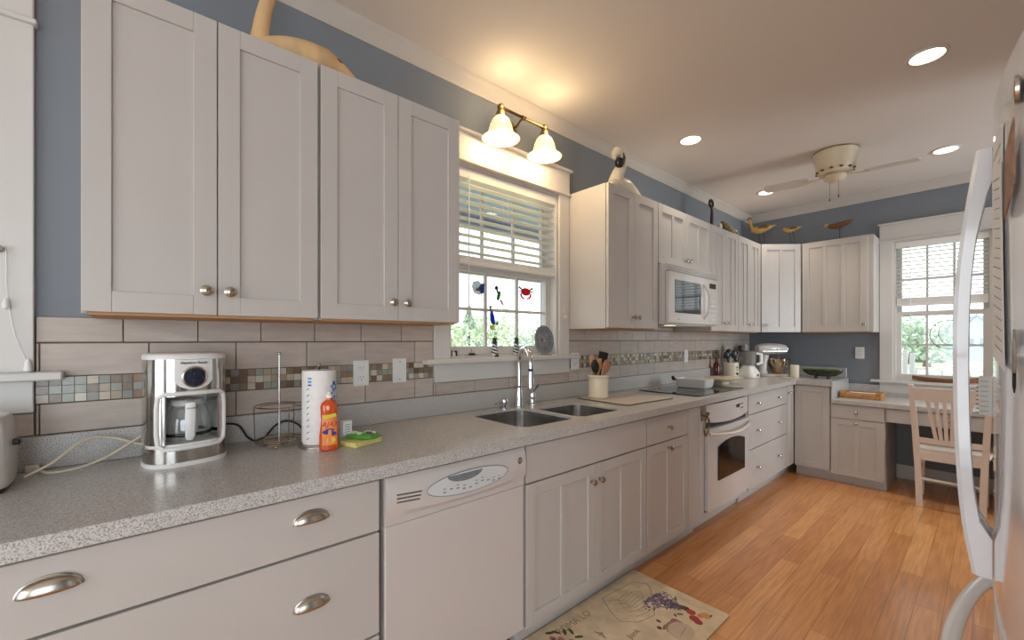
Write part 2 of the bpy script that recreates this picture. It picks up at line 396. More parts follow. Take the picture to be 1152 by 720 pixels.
# tiled backsplash: part of the left wall ----------------------------
b = MB(); mo = MB()
SEG = [(-.248+.0, 1.105), (2.142, 5.34)]
def tile_row(z0, z1, off, width, segs):
    k = -4
    while True:
        y0 = off+k*width; y1 = y0+width; k += 1
        if y0 > 5.34: break
        for s0, s1 in segs:
            a, c = max(y0, s0), min(y1, s1)
            if c-a > .008:
                g = random.uniform(-.03, .03); t = (.53+g+random.uniform(-.012, .012), .445+g, .385+g*.9)
                b.box(.002, .008, a+.0018, c-.0018, z0+.0016, z1-.0016, .001, col=t)
L2 = [(-.62, 1.105), (2.142, 5.34)]
tile_row(1.293, 1.371, -.054, .197, [(-.246, 1.105), (2.142, 5.34)])
tile_row(1.373, 1.405, .010, .197, [(2.732, 3.573)])
tile_row(1.188, 1.291, .010, .248, [(-.246, 1.105), (2.142, 5.34)])
tile_row(1.015, 1.107, .010, .248, [(-.246, 1.105), (2.142, 5.34)])
tile_row(1.015, 1.079, .128, .248, [(1.107, 2.14)])
tile_row(1.015, 1.084, .010, .248, [(-1.2, -.248)])
PAL = [srgb(196, 182, 160), srgb(150, 124, 100), srgb(122, 98, 78), srgb(158, 158, 146), srgb(176, 158, 134), srgb(134, 118, 100), srgb(206, 196, 178), srgb(144, 142, 132)]
for s0, s1 in [(-.246, 1.105), (2.142, 4.55)]:
    n = int((s1-s0)/.0265)
    for i in range(n):
        for j in range(3):
            y = s0+(s1-s0)*i/n; z = 1.109+.0262*j
            mo.box(.002, .008, y+.0008, y+(s1-s0)/n-.0008, z+.0008, z+.0254, col=PAL[random.randrange(len(PAL))])
tile_row(1.108, 1.188, .010, .248, [(4.552, 5.34)])
b.build('tile_backsplash', M_TILE, wl); mo.build('mosaic_band', M_MOSAIC, wl)
g = MB(); g.box(.0003, .004, -.246, 1.106, 1.014, 1.371).box(.0003, .004, 2.141, 5.345, 1.014, 1.371).box(.0003, .004, 1.106, 2.141, 1.014, 1.08).box(.0003, .004, 2.732, 3.573, 1.371, 1.406)
g.build('grout', M_GROUT, wl)

# ------------------------------------------------------------------ cabinetry
def knob(M, u, z, n0, parent, name='knob'):
    b = MB(M @ Matrix.Translation((u, n0, z)))
    b.lathe([(.009, 0), (.009, .002), (.0055, .004), (.005, .013), (.010, .017), (.0155, .021), (.0160, .025), (.012, .029), (.004, .031), (.0008, .0312)], axis='Y', seg=14)
    return b.build(name, M_NICKEL, parent, smooth=True)
def cup_pull(M, u, z, n0, parent):
    b = MB(M @ Matrix.Translation((u, n0, z))); R = []
    for i in range(9):                                  # quarter shell opening downward
        a = PI/2*i/8; ring = []
        for k in range(15):
            t = PI*k/14; hw = .046
            ring.append(Vector((-hw*math.cos(t), .019*math.sin(a)*math.sin(t)**.8+.001, -.012+.030*math.cos(a)*math.sin(t)**.8)))
        R.append(ring)
    b.rings(R, closed=False)
    b.tube([(-.047*math.cos(PI*k/14), .002, -.012+.031*math.sin(PI*k/14)) for k in range(15)], .0022, 6)
    return b.build('cup_pull', M_NICKEL, parent, smooth=True, thick=.0016)
def panel_door(M, u0, u1, z0, z1, n0, parent, panels=1, name='door', bead=False, rail=.057, gap=.0015, th=.019):
    b = MB(M); u0 += gap; u1 -= gap; z0 += gap; z1 -= gap; n1 = n0+th; d = n1-.008
    st = min(rail, (u1-u0)*.24)
    xs = [u0]
    mid = .030 if panels > 1 else 0
    inner = (u1-u0-2*st-mid*(panels-1))/panels
    b.box(u0, u0+st, n0, n1, z0, z1, .0012); b.box(u1-st, u1, n0, n1, z0, z1, .0012)
    b.box(u0+st, u1-st, n0, n1, z0, z0+rail, .0012); b.box(u0+st, u1-st, n0, n1, z1-rail, z1, .0012)
    for k in range(panels):
        a = u0+st+k*(inner+mid)
        if k: b.box(a-mid, a, n0, n1, z0+rail, z1-rail, .0012)
        if bead:
            nb = max(2, int(inner/.04)); 
            for j in range(nb): b.box(a+inner*j/nb+.0006, a+inner*(j+1)/nb-.0006, n0, d, z0+rail, z1-rail, .0012)
            b.box(a, a+inner, n0, d-.003, z0+rail, z1-rail)
        else: b.box(a, a+inner, n0, d, z0+rail, z1-rail)
    return b.build(name, M_CAB, parent)
def slab(M, u0, u1, z0, z1, n0, parent, name='drawer', th=.019, m=None):
    return MB(M).box(u0+.0015, u1-.0015, n0, n0+th, z0+.0015, z1-.0015, .002).build(name, m or M_CAB, parent)

def wall_cab(M, u0, u1, z0, z1, label, doors, depth=.309, under=True, bead=False, n_in=.003, group='white wall cabinets'):
    """doors: list of (u0,u1,panels,knob_u or None)"""
    O = M @ Vector(((u0+u1)/2, 0, z0)); t = thing('wall_cabinet', label, 'cabinet', O, group)
    b = MB(M); b.box(u0+.001, u1-.001, n_in, depth, z0+.004, z1)
    b.box(u0+.001, u0+.012, n_in, depth, z0, z0+.004).box(u1-.012, u1-.001, n_in, depth, z0, z0+.004)
    b.build('cabinet_body', M_CAB, t)
    MB(M).box(u0+.013, u1-.013, n_in+.002, depth-.003, z0-.004, z0+.0038).build('underside_panel', M_UNDER, t)
    for d0, d1, pn, ku in doors:
        d = panel_door(M, d0, d1, z0+.002, z1, depth+.002, t, pn, bead=bead)
        if ku is not None: knob(M, ku, z0+(.075 if z1-z0 > .6 else .06), depth+.021, d)
    return t
UZ0, UZ1 = 1.372, 2.272
wall_cab(MLW, -.128, .460, UZ0, UZ1, 'leftmost white two-door wall cabinet, by the wide blue-grey wall strip', [(-.126, .1665, 1, .137), (.1665, .457, 1, .196)])
wall_cab(MLW, .462, 1.052, UZ0, UZ1, 'white two-door wall cabinet just left of the sink window', [(.464, .758, 1, .730), (.758, 1.050, 1, .790)])
wall_cab(MLW, 2.142, 2.728, UZ0, UZ1, 'white two-door wall cabinet just right of the sink window', [(2.144, 2.435, 1, 2.408), (2.435, 2.727, 1, 2.463)])
wall_cab(MLW, 2.730, 3.575, 1.842, UZ1, 'short white two-door wall cabinet above the microwave', [(2.732, 3.152, 2, 3.122), (3.152, 3.573, 2, 3.184)])
wall_cab(MLW, 3.577, 4.150, UZ0, UZ1, 'white two-door wall cabinet immediately right of the microwave', [(3.580, 3.866, 2, 3.838), (3.866, 4.148, 2, 3.894)])
wall_cab(MLW, 4.152, 4.722, UZ0, UZ1, 'white two-door wall cabinet next to the corner cabinet', [(4.154, 4.437, 2, 4.408), (4.437, 4.720, 2, 4.466)])
# diagonal corner wall cabinet
pA, pB = Vector((.331, 4.724, 0)), Vector((.607, 5.02, 0)); Ud = (pB-pA).normalized(); Nd = Vector((Ud.y, -Ud.x, 0)); Ld = (pB-pA).length
t = thing('wall_cabinet', 'white diagonal corner wall cabinet with one two-panel door', 'cabinet', (.2, 5.15, UZ0), 'white wall cabinets')
o2 = [(.003, 4.724), (.312, 4.724), (.604-.01*0, 5.02+.018), (.604, YF-.003), (.003, YF-.003)]
o2 = [(.003, 4.725), (.309, 4.725), tuple((pA-Nd*.0+Ud*.012-Nd*.021)[:2]), tuple((pB-Ud*.012-Nd*.021)[:2]), (.604, 5.043), (.604, YF-.003), (.003, YF-.003)]
MB().prism(o2, UZ0+.012, UZ1).build('cabinet_body', M_CAB, t)
MDg = frame(pA-Nd*.019, Ud, Nd)
d = panel_door(MDg, .006, Ld-.006, UZ0+.002, UZ1, 0, t, 2); knob(MDg, .045, UZ0+.075, .019, d)
wall_cab(MFW, .610, 1.165, UZ0, UZ1, 'white wall cabinet with a three-panel door, left of the desk window', [(.612, 1.128, 3, 1.098)])
b = MB(MFW)

# base cabinets -----------------------------------------------------
BF = .601  # carcass front on the left run (door face at .620)
def base_cab(M, u0, u1, label, front, n_body=BF, top=.872, toe=.075, group='white base cabinets', n_in=.003, body_top=None, cat='cabinet', void=None):
    O = M @ Vector(((u0+u1)/2, 0, 0)); t = thing('base_cabinet', label, cat, O, group)
    b = MB(M)
    if void: b.box(u0+.0005, u1-.0005, n_in, n_body, .1, void[0]).box(u0+.0005, u1-.0005, n_body-.018, n_body, void[0], top)
    else: b.box(u0+.0005, u1-.0005, n_in, n_body, .1, top)
    b.box(u0+.0005, u1-.0005, n_in, n_body-toe+.02, .0, .1)
    b.build('cabinet_body', M_CAB, t)
    for it in front:
        k = it[0]
        if k == 'drawer':
            _, a, c, z0, z1, pulls, kind = it
            d = slab(M, a, c, z0, z1, n_body, t)
            for pu in pulls:
                (cup_pull if kind == 'cup' else knob)(M, pu, (z0+z1)/2+(.02 if kind == 'cup' else 0), n_body+.019, d)
        else:
            _, a, c, z0, z1, pn, kn = it
            d = panel_door(M, a, c, z0, z1, n_body, t, pn, rail=.052)
            if kn: knob(M, kn[0], kn[1], n_body+.019, d)
    return t
ZD0, ZG, ZT = .105, .705, .862
base_cab(MLW, -.30, .556, 'wide white drawer cabinet with cup pulls, left of the dishwasher',
    [('drawer', -.297, .554, ZG-.002, ZT, [-.146, .351], 'cup'), ('drawer', -.297, .554, .382, ZG-.006, [-.146, .353], 'cup'), ('drawer', -.297, .554, ZD0, .378, [-.146, .353], 'cup')])
base_cab(MLW, -1.3, -.302, 'white two-door base cabinet beyond the wide drawer cabinet, under the toaster end', [('drawer', -1.298, -.304, ZG, ZT, [-.8], 'knob'), ('door', -1.298, -.8, ZD0, ZG, 2, (-.83, .62)), ('door', -.8, -.304, ZD0, ZG, 2, (-.77, .62))])
base_cab(MLW, 1.178, 2.098, 'white sink base cabinet with blank front above two doors',
    [('drawer', 1.181, 2.096, ZG, ZT, [], 'knob'), ('door', 1.181, 1.640, ZD0, ZG-.004, 2, (1.608, .622)), ('door', 1.640, 2.096, ZD0, ZG-.004, 2, (1.672, .622))], void=(.66,))
base_cab(MLW, 2.100, 2.580, 'narrow white cabinet with one knobbed drawer over a two-panel door',
    [('drawer', 2.102, 2.578, ZG, ZT, [2.335], 'knob'), ('door', 2.102, 2.578, ZD0, ZG-.004, 2, (2.335, .662))])
base_cab(MLW, 2.582, 2.800, 'slim white pull-out cabinet just left of the oven', [('door', 2.584, 2.795, ZD0, ZT, 1, None)])
base_cab(MLW, 3.572, 4.520, 'white three-drawer cabinet with two knobs per drawer, right of the oven',
    [('drawer', 3.576, 4.518, ZG, ZT, [3.76, 4.27], 'knob'), ('drawer', 3.576, 4.518, .425, ZG-.004, [3.76, 4.27], 'knob'), ('drawer', 3.576, 4.518, ZD0, .421, [3.76, 4.27], 'knob')])
YB = 4.72
t = base_cab(MLW, 4.522, 5.34, 'slim white folding corner door at the end of the long run', [('door', 4.524, YB-.004, ZD0, ZT, 1, (4.55, .80))])
MFB = frame((0, YF, 0), (1, 0, 0), (0, -1, 0)); FB = YF-YB-.019
base_cab(MFB, .623, .905, 'white one-panel corner base cabinet door facing the room', [('door', .625, .903, ZD0-.01, .866, 1, None)], n_body=FB)
base_cab(MFB, .907, 1.283, 'low white desk cabinet with a drawer over a two-panel door, beside the kneehole',
    [('drawer', .910, 1.280, .592, .716, [1.095], 'knob'), ('door', .910, 1.280, .080, .588, 2, (1.095, .562))], n_body=FB, top=.72)
base_cab(MFB, 2.05, 2.60, 'low white desk cabinet at the right end of the desk behind the refrigerator', [('drawer', 2.052, 2.598, .592, .716, [2.32], 'knob'), ('door', 2.052, 2.598, .080, .588, 2, (2.10, .562))], n_body=FB, top=.72)
t = thing('pencil_drawer', 'shallow white pencil drawer under the desk top over the kneehole', 'drawer', (1.66, YB+.3, .6))
MB(MFB).box(1.285, 2.048, .12, FB, .60, .718).build('drawer_box', M_CAB, t)
d = slab(MFB, 1.295, 2.04, .603, .714, FB, t, name='drawer_front'); knob(MFB, 1.66, .66, FB+.019, d)

# countertops
def booleaned(o, cutters):
    for c in cutters:
        md = o.modifiers.new('cut', 'BOOLEAN'); md.operation = 'DIFFERENCE'; md.object = c; md.solver = 'EXACT'
    dg = bpy.context.evaluated_depsgraph_get(); me = bpy.data.meshes.new_from_object(o.evaluated_get(dg))
    o.modifiers.clear(); o.data = me
    for c in cutters: bpy.data.objects.remove(c)
    return o
ctop = thing('countertop', 'long speckled grey countertop running along the window wall to the corner', 'countertop', (.3, 2, .874))
out = [(.004, -1.3), (.648, -1.3), (.648, YB-.028), (.915, YB-.028), (.915, YF-.004), (.004, YF-.004)]
b = MB().prism(out, .874, .914)
slab_o = b.build('worktop', M_COUNTER, ctop)
bowls = [(.33, 1.422, .41, .352), (.368, 1.812, .335, .350)]
cut = [MB().prism(rrect(cx, cy, wx, wy, .058), .85, .93).build('cutter', M_COUNTER) for cx, cy, wx, wy in bowls]
cut.append(MB().box(.13, .56, 2.84, 3.53, .85, .93).build('cutter', M_COUNTER))
for c in cut: c.location = (0, 0, 0)
bpy.context.view_layer.update()
booleaned(slab_o, cut)
MB().box(.004, .022, -1.3, 5.345, .9145, 1.014, .002).build('backsplash_curb', M_COUNTER, ctop)
MB().box(.024, .914, YF-.022, YF-.004, .9145, 1.014, .002).build('backsplash_curb', M_COUNTER, ctop)
dk = thing('low_worktop', 'low speckled grey desk top under the far window', 'desk', (1.7, 5.05, .722))
MB().box(.917, 2.60, YB-.028, YF-.004, .722, .762, .003).build('desktop', M_COUNTER, dk)
MB().box(.917, 2.60, YF-.020, YF-.004, .7625, .862, .002).build('backsplash_curb', M_COUNTER, dk)
MB().box(.917, .931, YB-.026, YF-.022, .7625, .9135, .002).build('end_panel', M_COUNTER, dk)

# sink
sk = thing('sink', 'stainless steel double-bowl sink set under the countertop', 'sink', (.34, 1.6, .70))
for cx, cy, wx, wy in bowls:
    b = MB(); R = []
    for s_, z in ((-.0006, .9045), (-.0022, .9045), (-.003, .860), (-.010, .75), (-.030, .722), (-.075, .712), (-.14, .708)):
        R.append([Vector((x, y, z)) for x, y in rrect(cx, cy, wx+2*s_, wy+2*s_, max(.02, .058+s_))])
    b.rings(R, cap=False); c = [v for v in R[-1]]; b.prism([(v.x, v.y) for v in c], .706, .7081)
    bo = b.build('bowl', M_STEEL, sk, smooth=True)
    MB().lathe([(.042, .710), (.042, .712), (.030, .7125), (.028, .709)], (cx, cy, 0)).build('drain', M_CHROME, bo, smooth=True)

# faucet, lever, soap dispenser
fx, fy = .100, 1.612
t = thing('faucet', 'tall chrome gooseneck pull-down faucet behind the sink', 'faucet', (fx, fy, .914))
MB().lathe([(.028, .001), (.028, .006), (.024, .010), (.022, .03), (.021, .05), (.020, .075), (.016, .10), (.014, .112), (.016, .115), (.0165, .120), (.013, .125)], (fx, fy, .914)).build('base', M_CHROME, t, smooth=True)
dx, dy = .095, -.035      # over the bowl
top = 1.165; path = [(fx, fy, 1.03), (fx, fy, 1.10), (fx, fy, top)]
for k in range(1, 13):
    a = PI*k/12; path.append((fx+dx*(1-math.cos(a))*.82, fy+dy*(1-math.cos(a))*.82, top+.088*math.sin(a)))
path.append((path[-1][0], path[-1][1], top-.02))
MB().tube(path, .0138, 12).build('gooseneck', M_CHROME, t, smooth=True)
hx, hy = path[-1][0], path[-1][1]
MB().lathe([(.0125, 0), (.013, .012), (.0135, .014)], (hx, hy, top-.033)).build('collar', M_BLACK, t, smooth=True)
MB().lathe([(.016, -.098), (.021, -.094), (.022, -.08), (.018, -.05), (.0155, -.02), (.016, 0)], (hx, hy, top-.034)).build('spray_head', M_CHROME, t, smooth=True)
lx, ly = .100, 1.718
t = thing('faucet_lever', 'chrome single-lever mixer base right of the gooseneck faucet', 'faucet handle', (lx, ly, .914))
MB().lathe([(.026, .001), (.026, .006), (.021, .010), (.020, .028), (.023, .031), (.023, .038), (.020, .042), (.0205, .060), (.018, .072), (.010, .078), (.001, .079)], (lx, ly, .914)).build('base', M_CHROME, t, smooth=True)
MB().tube(smooth_path([(lx, ly, .988), (lx+.008, ly+.008, 1.004), (lx+.018, ly+.016, 1.020), (lx+.026, ly+.022, 1.038)]), .0062, 8).build('lever', M_CHROME, t, smooth=True)
sx_, sy_ = .088, 1.512
t = thing('soap_dispenser', 'small chrome soap dispenser with a sideways spout left of the faucet', 'soap dispenser', (sx_, sy_, .914))
MB().lathe([(.021, .001), (.021, .005), (.017, .008), (.012, .010), (.012, .024), (.019, .030), (.020, .048), (.016, .058), (.004, .062)], (sx_, sy_, .914)).build('pump', M_CHROME, t, smooth=True)
MB().tube([(sx_, sy_, .955), (sx_+.01, sy_-.03, .956), (sx_+.02, sy_-.075, .954), (sx_+.021, sy_-.08, .950)], .0055, 8).build('spout', M_NICKEL, t, smooth=True)

# ------------------------------------------------------------------ dishwasher
t = thing('dishwasher', 'white dishwasher with an oval control panel between drawers and sink cabinet', 'dishwasher', (.3, .867, 0))
DY0, DY1 = .566, 1.170
MB().box(.02, .575, DY0+.002, DY1-.002, .1, .866).box(.02, .53, DY0+.002, DY1-.002, 0, .1).build('body', M_GREYGAP, t)
# door: curved control fascia above a plain slab
b = MB(MLW); b.box(DY0+.004, DY1-.004, .575, .622, .115, .706, .004, seg=2); b.build('door', M_APPL, t)
R = []
for i in range(21):
    u = i/20; y = DY0+.004+(DY1-DY0-.008)*u
    low = .708; e = 1-(2*u-1)**2
    R.append([Vector((.575, y, low)), Vector((.622, y, low)), Vector((.622, y, low+.028-.012*e)), Vector((.634+.010*e, y, low+.050-.016*e)), Vector((.634+.010*e, y, .80)), Vector((.630+.006*e, y, .846)), Vector((.622, y, .862)), Vector((.575, y, .862))])
fa = MB().rings(R).build('control_panel', M_APPL, t, smooth=True)
def fas(u, dz=0):      # point on the fascia face
    e = 1-(2*((u-DY0-.004)/(DY1-DY0-.008))-1)**2; return .634+.010*e
M_PANELG = mat('grey_white_panel', srgb(205, 208, 208), .35, noise=(.02, 20)); M_INK = mat('grey_print', srgb(120, 122, 126), .5, noise=(.05, 30)); M_LCD = mat('lcd_grey', srgb(118, 126, 130), .2, noise=(.1, 60))
def on_fascia(ys, zlo, zhi, off, name, m, par):
    R = [[Vector((fas(y)-.001, y, zlo(y))), Vector((fas(y)+off, y, zlo(y))), Vector((fas(y)+off, y, zhi(y))), Vector((fas(y)-.001, y, zhi(y)))] for y in ys]
    return MB().rings(R).build(name, m, par)
ep = []
for k in range(24): a = 2*PI*k/24; ep.append((.885+.178*math.cos(a), .794+.040*math.sin(a)))
hh = lambda y: .040*math.sqrt(max(.0004, 1-((y-.885)/.178)**2))
on_fascia([.885-.178*math.cos(PI*k/24) for k in range(25)], lambda y: .794-hh(y), lambda y: .794+hh(y), .0012, 'panel_oval', M_PANELG, fa)
rim = [Vector((fas(y)+.0012, y, z)) for y, z in ep]; MB().tube(rim, .0012, 5, closed=True).build('oval_rim', M_INK, fa)
on_fascia([.862-.075*math.cos(PI*k/12) for k in range(13)], lambda y: .826-.026*math.sqrt(max(.0004, 1-((y-.862)/.075)**2)), lambda y: .826, .0024, 'display', M_LCD, fa)
b = MB()
for k in range(10):
    y = .775+k*.027; z = .776+.006*math.sin(k*1.3)
    b.box(fas(y)+.0012, fas(y)+.0022, y-.006, y+.006, z-.002, z+.002)
    if k % 3 != 1: b.box(fas(y)+.0012, fas(y)+.0022, y-.005, y+.005, z+.010, z+.0125)
b.build('printed_marks', M_INK, fa)
b = MB()
for k in range(3):
    z = .806-.012*k
    b.tube([(fas(y)+.0006, y, z-.006*(y-.60)/.1) for y in (.603, .62, .64, .66, .68, .690-.004*k)], .0022, 6)
b.build('vent_slot', mat('vent_shadow_slot', srgb(96, 82, 60), .6, noise=(.1, 20)), fa)
bd = MB().lathe([(.013, 0), (.013, .002), (.010, .003), (.001, .0032)], (fas(1.133)-.002, 1.133, .815), 'X').build('badge', M_NICKEL, fa, smooth=True)
MB().lathe([(.007, .0), (.006, .002), (.0045, .0022)], (fas(1.133)+.001, 1.133, .815), 'X', 12, sx=.6).build('emblem', M_INK, bd)

# ------------------------------------------------------------------ wall oven under the cooktop
t = thing('oven', 'white built-in oven with bowed handle under the black cooktop', 'oven', (.3, 3.18, 0))
O0, O1 = 2.808, 3.562
b = MB().box(.02, .60, O0, O1, .10, .862).box(.02, .53, O0, O1, 0, .10); b.box(.60, .612, O0, O0+.016, .10, .862).box(.60, .612, O1-.016, O1, .10, .862).box(.60, .612, O0+.016, O1-.016, .10, .135)
b.build('body', M_CAB, t)
MB().box(.600, .606, O0+.016, O1-.016, .135, .862).build('cavity_gap', M_GREYGAP, t)
def bowed(z0, z1, bow, base=.626, low_bow=0, n=16, y0=O0+.020, y1=O1-.020):
    R = []
    for i in range(n+1):
        u = i/n; y = y0+(y1-y0)*u; e = 1-(2*u-1)**2
        R.append([Vector((.607, y, z0-low_bow*e)), Vector((base+bow*e, y, z0-low_bow*e)), Vector((base+bow*e*.8, y, z1)), Vector((.607, y, z1))])
    return R
cp = MB().rings(bowed(.745, .862, .022, low_bow=.022)).build('control_panel', M_APPL, t, smooth=True)
yk = 3.30
MB().box(.640, .6475, yk-.028, yk+.028, .800, .825, .002).build('display', M_BLACKGLASS, cp)
b = MB()
for k in range(3):
    for j in range(2): b.box(.640, .6445, yk+.05+.022*k, yk+.062+.022*k, .785+.03*j, .795+.03*j, .001)
    b.box(.640, .6455, yk-.075, yk-.065, .780+.018*k, .790+.018*k, .001)
b.build('button', M_INK, cp)
dr = MB().rings(bowed(.150, .700, .012, base=.638, low_bow=0)).build('door', M_APPL, t, smooth=True)
b = MB(); pts = [(2.955, .335), (3.415, .335)]+[(3.415-.46*k/8, .600-.035*abs(2*k/8-1)**2+.0) for k in range(9)]
b = MB(MLW); b.rings([[Vector((y, n, z)) for y, z in pts] for n in (.640, .6515)]); b.build('window', M_BLACKGLASS, dr)
hp = []
for i in range(17):
    u = i/16; e = math.sin(PI*u)**.6; hp.append((.640+.052*e, O0+.03+(O1-O0-.06)*u, .668-.020*math.sin(PI*u)))
MB().tube(hp, .0125, 10, flat=.8).build('handle', M_APPL, dr, smooth=True)

# cooktop and things on it
t = thing('cooktop', 'black glass cooktop set into the counter below the microwave', 'cooktop', (.35, 3.18, .914))
MB().box(.125, .59, 2.81, 3.56, .9142, .921, .0015).build('glass_top', M_BLACKGLASS, t)
MB().box(.135, .555, 2.85, 3.52, .876, .9138).build('underbody', M_GREYGAP, t)
for (x, y, r) in ((.26, 3.0, .075), (.26, 3.37, .10), (.45, 3.0, .10), (.45, 3.36, .075)):
    MB().tube([(x+r*math.cos(2*PI*k/28), y+r*math.sin(2*PI*k/28), .9212) for k in range(28)], .001, 4, closed=True).build('burner_ring', M_INK, t)
t = thing('baking_dish', 'white rectangular dish with a dark end handle standing on the cooktop', 'dish', (.32, 3.27, .922))
R = []
for s_, z in ((-.01, .9222), (0, .935), (.006, .985), (.009, .990), (.004, .990), (-.004, .94), (-.012, .930)):
    R.append([Vector((x, y, z)) for x, y in rrect(.325, 3.29, .235+2*s_, .15+2*s_, .02)])
MB().rings(R).build('dish', M_WARE, t, smooth=True)
MB().tube([(.205, 3.25, .975), (.18, 3.24, .980), (.165, 3.235, .978)], [.007, .011, .009], 10).ball((.172, 3.237, .992), .014).build('handle', M_BLACK, t, smooth=True)
t = thing('serving_bowl', 'shallow white oval footed bowl on the counter beyond the cooktop', 'bowl', (.33, 3.82, .914))
b = MB(); b.lathe([(.055, .0008), (.052, .008), (.045, .018), (.09, .032), (.165, .052), (.172, .056), (.165, .057), (.09, .040), (.02, .028), (.001, .027)], (.34, 3.80, .914), sx=.85, sy=1.15, seg=30); b.build('bowl', M_CREAM, t, smooth=True)

# microwave
t = thing('microwave', 'white over-the-range microwave with dark window and bowed handle', 'microwave', (.2, 3.13, 1.41))
m0, m1, mz0, mz1 = 2.745, 3.548, 1.408, 1.838
MB().box(.004, .372, m0, m1, mz0, mz1, .003).build('body', M_APPL, t)
dz1 = mz1-.055
df = MB().box(.373, .402, m0+.002, 3.330, mz0+.008, dz1, .006, seg=2).build('door', M_APPL, t)
MB().box(.4005, .4055, m0+.085, 3.225, mz0+.085, dz1-.055, .002).build('window', M_BLACKGLASS, df)
hp = []
for i in range(13):
    u = i/12; hp.append((.400+.042*math.sin(PI*u)**.7, 3.285+.012*math.sin(PI*u), mz0+.050+(dz1-mz0-.10)*u))
MB().tube(hp, .010, 10, flat=.75).build('handle', M_APPL, df, smooth=True)
cpn = MB().box(.373, .400, 3.333, m1-.002, mz0+.008, dz1, .006, seg=2).build('control_panel', M_APPL, t)
MB().box(.3995, .4015, 3.385, 3.50, dz1-.075, dz1-.035, .001).build('display', M_BLACKGLASS, cpn)
b = MB()
for r_ in range(5):
    for c_ in range(3): b.box(.3995, .4012, 3.385+.042*c_, 3.415+.042*c_, mz0+.04+.036*r_, mz0+.060+.036*r_, .0005)
b.build('button', M_PANELG, cpn)
b = MB(); b.box(.373, .388, m0+.002, m1-.002, dz1+.004, mz1)
for k in range(4): b.box(.387, .400-.002*k, m0+.004, m1-.004, dz1+.008+.012*k, dz1+.0145+.012*k)
b.build('vent_grille', M_APPL, t)
MB().box(.4015, .4025, 2.86, 2.90, mz0+.035, mz0+.041).build('badge', M_INK, df)
MB().box(.05, .34, m0+.08, m1-.08, mz0-.003, mz0-.0005).build('underside_filter', M_STEEL, t)
MB().box(.30, .345, 2.86, 2.95, mz0-.0065, mz0-.0032).build('cooktop_lamp', mat('lit_cooktop_lamp', (1, 1, 1, 1), .5, emit=(1, .8, .4, 1), es=1.2), t)

# towel ring on the pull-out cabinet
t = thing('towel_ring', 'brass ring hanging from a metal bracket beside the oven', 'towel ring', (.622, 2.775, .82))
MB().box(.6215, .626, 2.745, 2.800, .765, .872, .001).build('bracket', M_NICKEL, t)
MB().tube([(.626, 2.765, .80), (.655, 2.765, .80)], .006, 8).ball((.655, 2.765, .80), .010).ball((.650, 2.79, .812), .012).build('post', M_BRASS, t, smooth=True)
MB().tube([(.652+.004*math.sin(2*PI*k/24), 2.770+.033*math.cos(2*PI*k/24), .730+.060*math.sin(2*PI*k/24)) for k in range(24)], .006, 8, closed=True).build('ring', M_BRASS, t, smooth=True)

# ------------------------------------------------------------------ outlets
def outlet(M, u, z, label, kind='duplex', w_=.070, h_=.115, base=.0085):
    t = thing('wall_outlet' if kind == 'duplex' else 'wall_plate', label, 'outlet', M @ Vector((u, base, z)), 'outlet cover plates')
    MB(M).box(u-w_/2, u+w_/2, base, base+.006, z-h_/2, z+h_/2, .002).build('plate', M_WHITEPL, t)
    if kind == 'duplex':
        for dz in (-.021, .021):
            f = MB(M).prism  # receptacle faces
            b = MB(M @ Matrix(((1, 0, 0, u), (0, 0, 1, base+.006), (0, 1, 0, z+dz), (0, 0, 0, 1)))); b.prism(rrect(0, 0, .030, .028, .010, 3), 0, .002); r = b.build('receptacle', M_WHITEPL, t)
            b = MB(M); b.box(u-.008, u-.006, base+.008, base+.0086, z+dz, z+dz+.008).box(u+.006, u+.008, base+.008, base+.0086, z+dz, z+dz+.008).box(u-.002, u+.002, base+.008, base+.0086, z+dz-.009, z+dz-.005)
            b.build('slots', M_BLACK, r)
    else:
        b = MB(M); b.lathe([(.003, base+.006), (.0028, base+.0072), (.0005, base+.0075)], (u, 0, z+.042), 'Y', 10).lathe([(.003, base+.006), (.0028, base+.0072), (.0005, base+.0075)], (u, 0, z-.042), 'Y', 10); b.build('screw', M_NICKEL, t)
    return t
outlet(MLW, .733, 1.150, 'duplex outlet between the paper towels and the blank wall plate')
outlet(MLW, .919, 1.153, 'blank white wall plate just left of the sink window apron', 'blank')
outlet(MLW, 2.205, 1.155, 'white outlet just right of the sink window', w_=.085)
outlet(MLW, 3.782, 1.147, 'white outlet in the mosaic band beyond the microwave')
outlet(MFW, 1.015, 1.168, 'white outlet on the blue wall left of the desk window', base=.0008)
outlet(MFW, 1.88, .34, 'outlet low on the wall in the desk kneehole', base=.0008)

